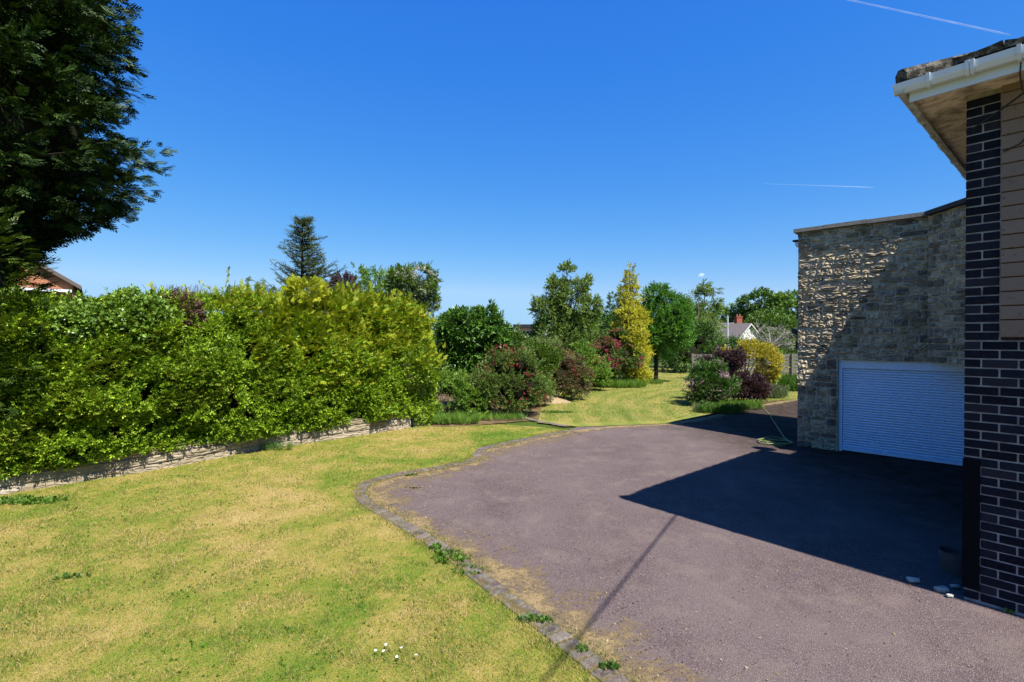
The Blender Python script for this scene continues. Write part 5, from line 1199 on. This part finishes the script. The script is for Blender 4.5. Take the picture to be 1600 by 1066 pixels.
# garden shed glimpse (pale) behind bushes
p = AT(800, 560, 19.5); o = thing('garden_arch', (p.x, 19.5, 0), 'weathered pale wooden trellis half hidden behind the bronze green bush', 'trellis')
wm = plain('pale_weathered_wood', (.46, .40, .34), .9, .15, .25, 14)
for dx in (-.45, -.15, .15, .45): m_ = MB(); m_.box((p.x + dx, 19.5, .9), (.03, 0, 0), (0, .03, 0), (0, 0, .9)); m_.build('post', wm, o)
for z in (1.0, 1.4, 1.75): m_ = MB(); m_.box((p.x, 19.46, z), (.6, 0, 0), (0, .008, 0), (0, 0, .04)); m_.build('rail', wm, o)

# ---- ranch fence
fb = thing('ranch_fence', (13.5, 27.5, 0), 'grey weathered horizontal rail fence between the garden and the far trees', 'fence'); fm = plain('grey_fence_wood', (.19, .175, .16), .9, .15, .3, 8, .4)
x0, x1 = AT(1090, 527, 27.5).x, AT(1300, 527, 27.5).x; k = 0; px_ = AT(1237, 527, 27.5).x
xs = [px_ + i * 1.83 for i in range(-3, 2)]
for x in xs: m_ = MB(); m_.box((x, 27.44, .68), (.05, 0, 0), (0, .05, 0), (0, 0, .72)); m_.build('post', fm, fb)
rm = []
for (xa, xb) in zip(xs, xs[1:]):
    for i in range(7):
        z = .16 + i * .19; me = MB(); me.box(((xa + xb) / 2 + random.uniform(-.01, .01), 27.52, z + random.uniform(-.008, .008)), (.9, 0, random.uniform(-.006, .006)), (0, .012, 0), (0, 0, .066)); me.build('rail', fm, fb)
# ---- far trees
def oak(px, Y, H_, R, lab, lk, seed, br='bark_d', n=16, dens=9, tk='big', name='broadleaf_tree', zc=.6, sc=(.8, 1.4), group='trees beyond the garden'):
    c = AT(px, 527, Y); return tree(name, lab, (c.x, Y, 0), H_, rblobs(n, 0, 0, H_ * zc, R * .75, R * .7, H_ * (1 - zc) * .72, R * .42, seed), tk, lk, dens, br, .035 * H_, -.35, sc, .2, gsc=.6, inner=.35, group=group)
oak(1186, 88, 10.2, 4.0, 'dark rounded tree behind the bungalow, left of the brighter one by the garage', 'dark', 31, n=26, dens=10)
oak(1246, 84, 10.3, 4.6, 'bright green rounded tree half hidden by the garage corner', 'fresh', 32, n=26, dens=10)
oak(1128, 92, 7.8, 4.4, 'low bright green tree behind the grey roofed bungalow', 'fresh', 33, n=20, dens=10)
oak(1215, 70, 4.8, 4.6, 'dark green tree behind the chimney and apple boughs', 'mid', 34, n=20, dens=12)
oak(1062, 80, 6.4, 5.0, 'green tree mass behind the maple crown', 'mid', 35, n=20, dens=10)
oak(1300, 90, 10, 5, 'broad green tree wholly behind the garage', 'mid', 38, n=14, dens=7)
oak(985, 60, 4.4, 4.5, 'dull green tree low behind the golden tree', 'mid', 39, n=14, dens=12)
oak(900, 60, 4.2, 4.5, 'dull green tree low behind the loose grey green tree', 'dark', 40, n=14, dens=12)
oak(700, 60, 3.6, 4.5, 'tree low behind the laurel and hedge', 'mid', 41, n=12, dens=10)
oak(560, 60, 3.6, 5, 'tree hidden low behind the middle of the hedge', 'mid', 42, n=12, dens=8)
c = AT(1205, 527, 40); o = thing('old_apple_tree', (c.x, 40, 0), 'low spreading tree with a haze of bare grey twigs above the fence', 'tree')
lm = MB(); r_ = random.Random(4)
lm.tube([(c.x, 40, -.1), (c.x + .1, 40, .9), (c.x, 40, 1.5)], [.2, .16, .13], 8); lm.build('trunk', M['bark_g'], o); lm = MB()
for i in range(14):
    a = r_.uniform(0, 6.28); e = Vector((c.x + 2.3 * math.cos(a) * r_.uniform(.5, 1), 40 + 1.6 * math.sin(a), r_.uniform(1.6, 3.2))); s0 = Vector((c.x, 40, 1.4)); mid = s0.lerp(e, .5) + UP * .3; lm.tube([s0, mid, e], [.08, .05, .025], 5)
    for j in range(26):
        p0 = (mid if j % 2 else s0).lerp(e, r_.uniform(.2, 1)); p1 = p0 + Vector((r_.uniform(-.9, .9), r_.uniform(-.7, .7), r_.uniform(-.3, .7))); lm.tube([p0, p0.lerp(p1, .5) + Vector((0, 0, r_.uniform(-.1, .1))), p1], [.018, .012, .006], 3)
lm.build('branches', plain('lichen_bark', (.34, .31, .28), .9, .1, .2, 10), o)
P, D = blob_points([(c.x, 40, 2.1, 2.4, 1.6, 1.0)], 10, inner=.7); VF('foliage', spray(P, D, T_['tree'], (.8, 1.2)), L_['grey'], o)
shrub('hedge_clump', 'bright low greenery just beyond the rail fence', 'bush', (AT(1232, 527, 31).x, 31, 0), [(-1, 0, .8, 1.6, .8, .75), (1.4, 0, .8, 1.6, .8, .75)], 'tree', 'fresh', 40, None, -.3, 1.8, core=True)
shrub('dark_thicket', 'dark thicket filling the gap below the old apple tree', 'bush', (AT(1200, 527, 44).x, 44, 0), [(-3, 0, .9, 2.6, 1, 1.1), (1.4, 0, .9, 2.6, 1, 1.1)], 'tree', 'dark', 26, None, -.4, 1.8, sc=(1.3, 2), core=True)
# distant tree line
Ps, Ds = [], []
bl = []; r_ = random.Random(8)
for i in range(90):
    x = -230 + i * 5.2 + r_.uniform(-2, 2); h = r_.uniform(3.2, 5.2); bl.append((x, 165 + r_.uniform(-8, 8), h * .45, 5, 4, h * .55))
P, D = blob_points(bl, 1.3, inner=.2); P = P[P[:, 2] > 0]; D = D[:len(P)]
T_['far'] = [tmpl_leafy(7, 1.0, .7, .5, 1.1) for _ in range(3)]
VF('distant_wood', spray(P, nrm(D + unit(len(P)) * .5), T_['far'], (.8, 1.5)), L_['mid'], kind='stuff')

# ---- vapour trails and a wisp of cloud
t = NT('vapour'); df = t.bsdf((.9, .9, .9), 1, 0); tp = t.n('ShaderNodeBsdfTransparent'); mx = t.n('ShaderNodeMixShader')
t.set(mx.inputs[0], t.math('MULTIPLY', t.ramp(t.noise(.0025, 3), [(.3, .06), (.7, .20)]), 1.0)); t.t.links.new(tp.outputs[0], mx.inputs[1]); t.t.links.new(df, mx.inputs[2]); M['vapour'] = t.done(mx.outputs[0])
def trail(a, b_, Y, r0, r1, lab):
    A_, B_ = AT(*a, Y), AT(*b_, Y); m_ = MB(); n = 14; m_.tube([A_.lerp(B_, i / n)  for i in range(n + 1)], [max(.5, (r0 + (r1 - r0) * i / n) * (1 if 0 < i < n else .3)) for i in range(n + 1)], 8)
    o = m_.build('vapour_trail', M['vapour'], None, True, label=lab, cat='vapour trail'); o['group'] = 'vapour trails in the sky'
trail((1300, -6), (1580, 55), 9000, 11, 13, 'long white vapour trail slanting across the top right of the sky')
trail((1190, 287), (1366, 293), 9000, 1.5, 7, 'faint level vapour trail above the stone garage')
t = NT('thin_cloud'); lw_ = t.n('ShaderNodeLayerWeight'); lw_.inputs[0].default_value = .5; df = t.bsdf((.95, .95, .95), 1, 0); tp = t.n('ShaderNodeBsdfTransparent'); mx = t.n('ShaderNodeMixShader')
t.set(mx.inputs[0], t.math('MULTIPLY', t.math('POWER', t.math('SUBTRACT', 1.0, lw_.outputs['Facing']), 2.0), .35)); t.t.links.new(tp.outputs[0], mx.inputs[1]); t.t.links.new(df, mx.inputs[2]); cmx = t.done(mx.outputs[0])
c = AT(1096, 430, 9000); V = []
for k in range(13):
    for j in range(24): th = math.pi * k / 12; a = j * math.pi / 12; V.append(c + Vector((62 * math.sin(th) * math.cos(a), 50 * math.sin(th) * math.sin(a), 38 * math.cos(th))))
add('cloud_wisp', V, [[k * 24 + j, (k + 1) * 24 + j, (k + 1) * 24 + (j + 1) % 24, k * 24 + (j + 1) % 24] for k in range(12) for j in range(24)], cmx, None, True, label='tiny faint wisp of cloud above the thin sparse tree', cat='cloud')
bpy.data.worlds['World'].cycles.sampling_method = 'AUTOMATIC'
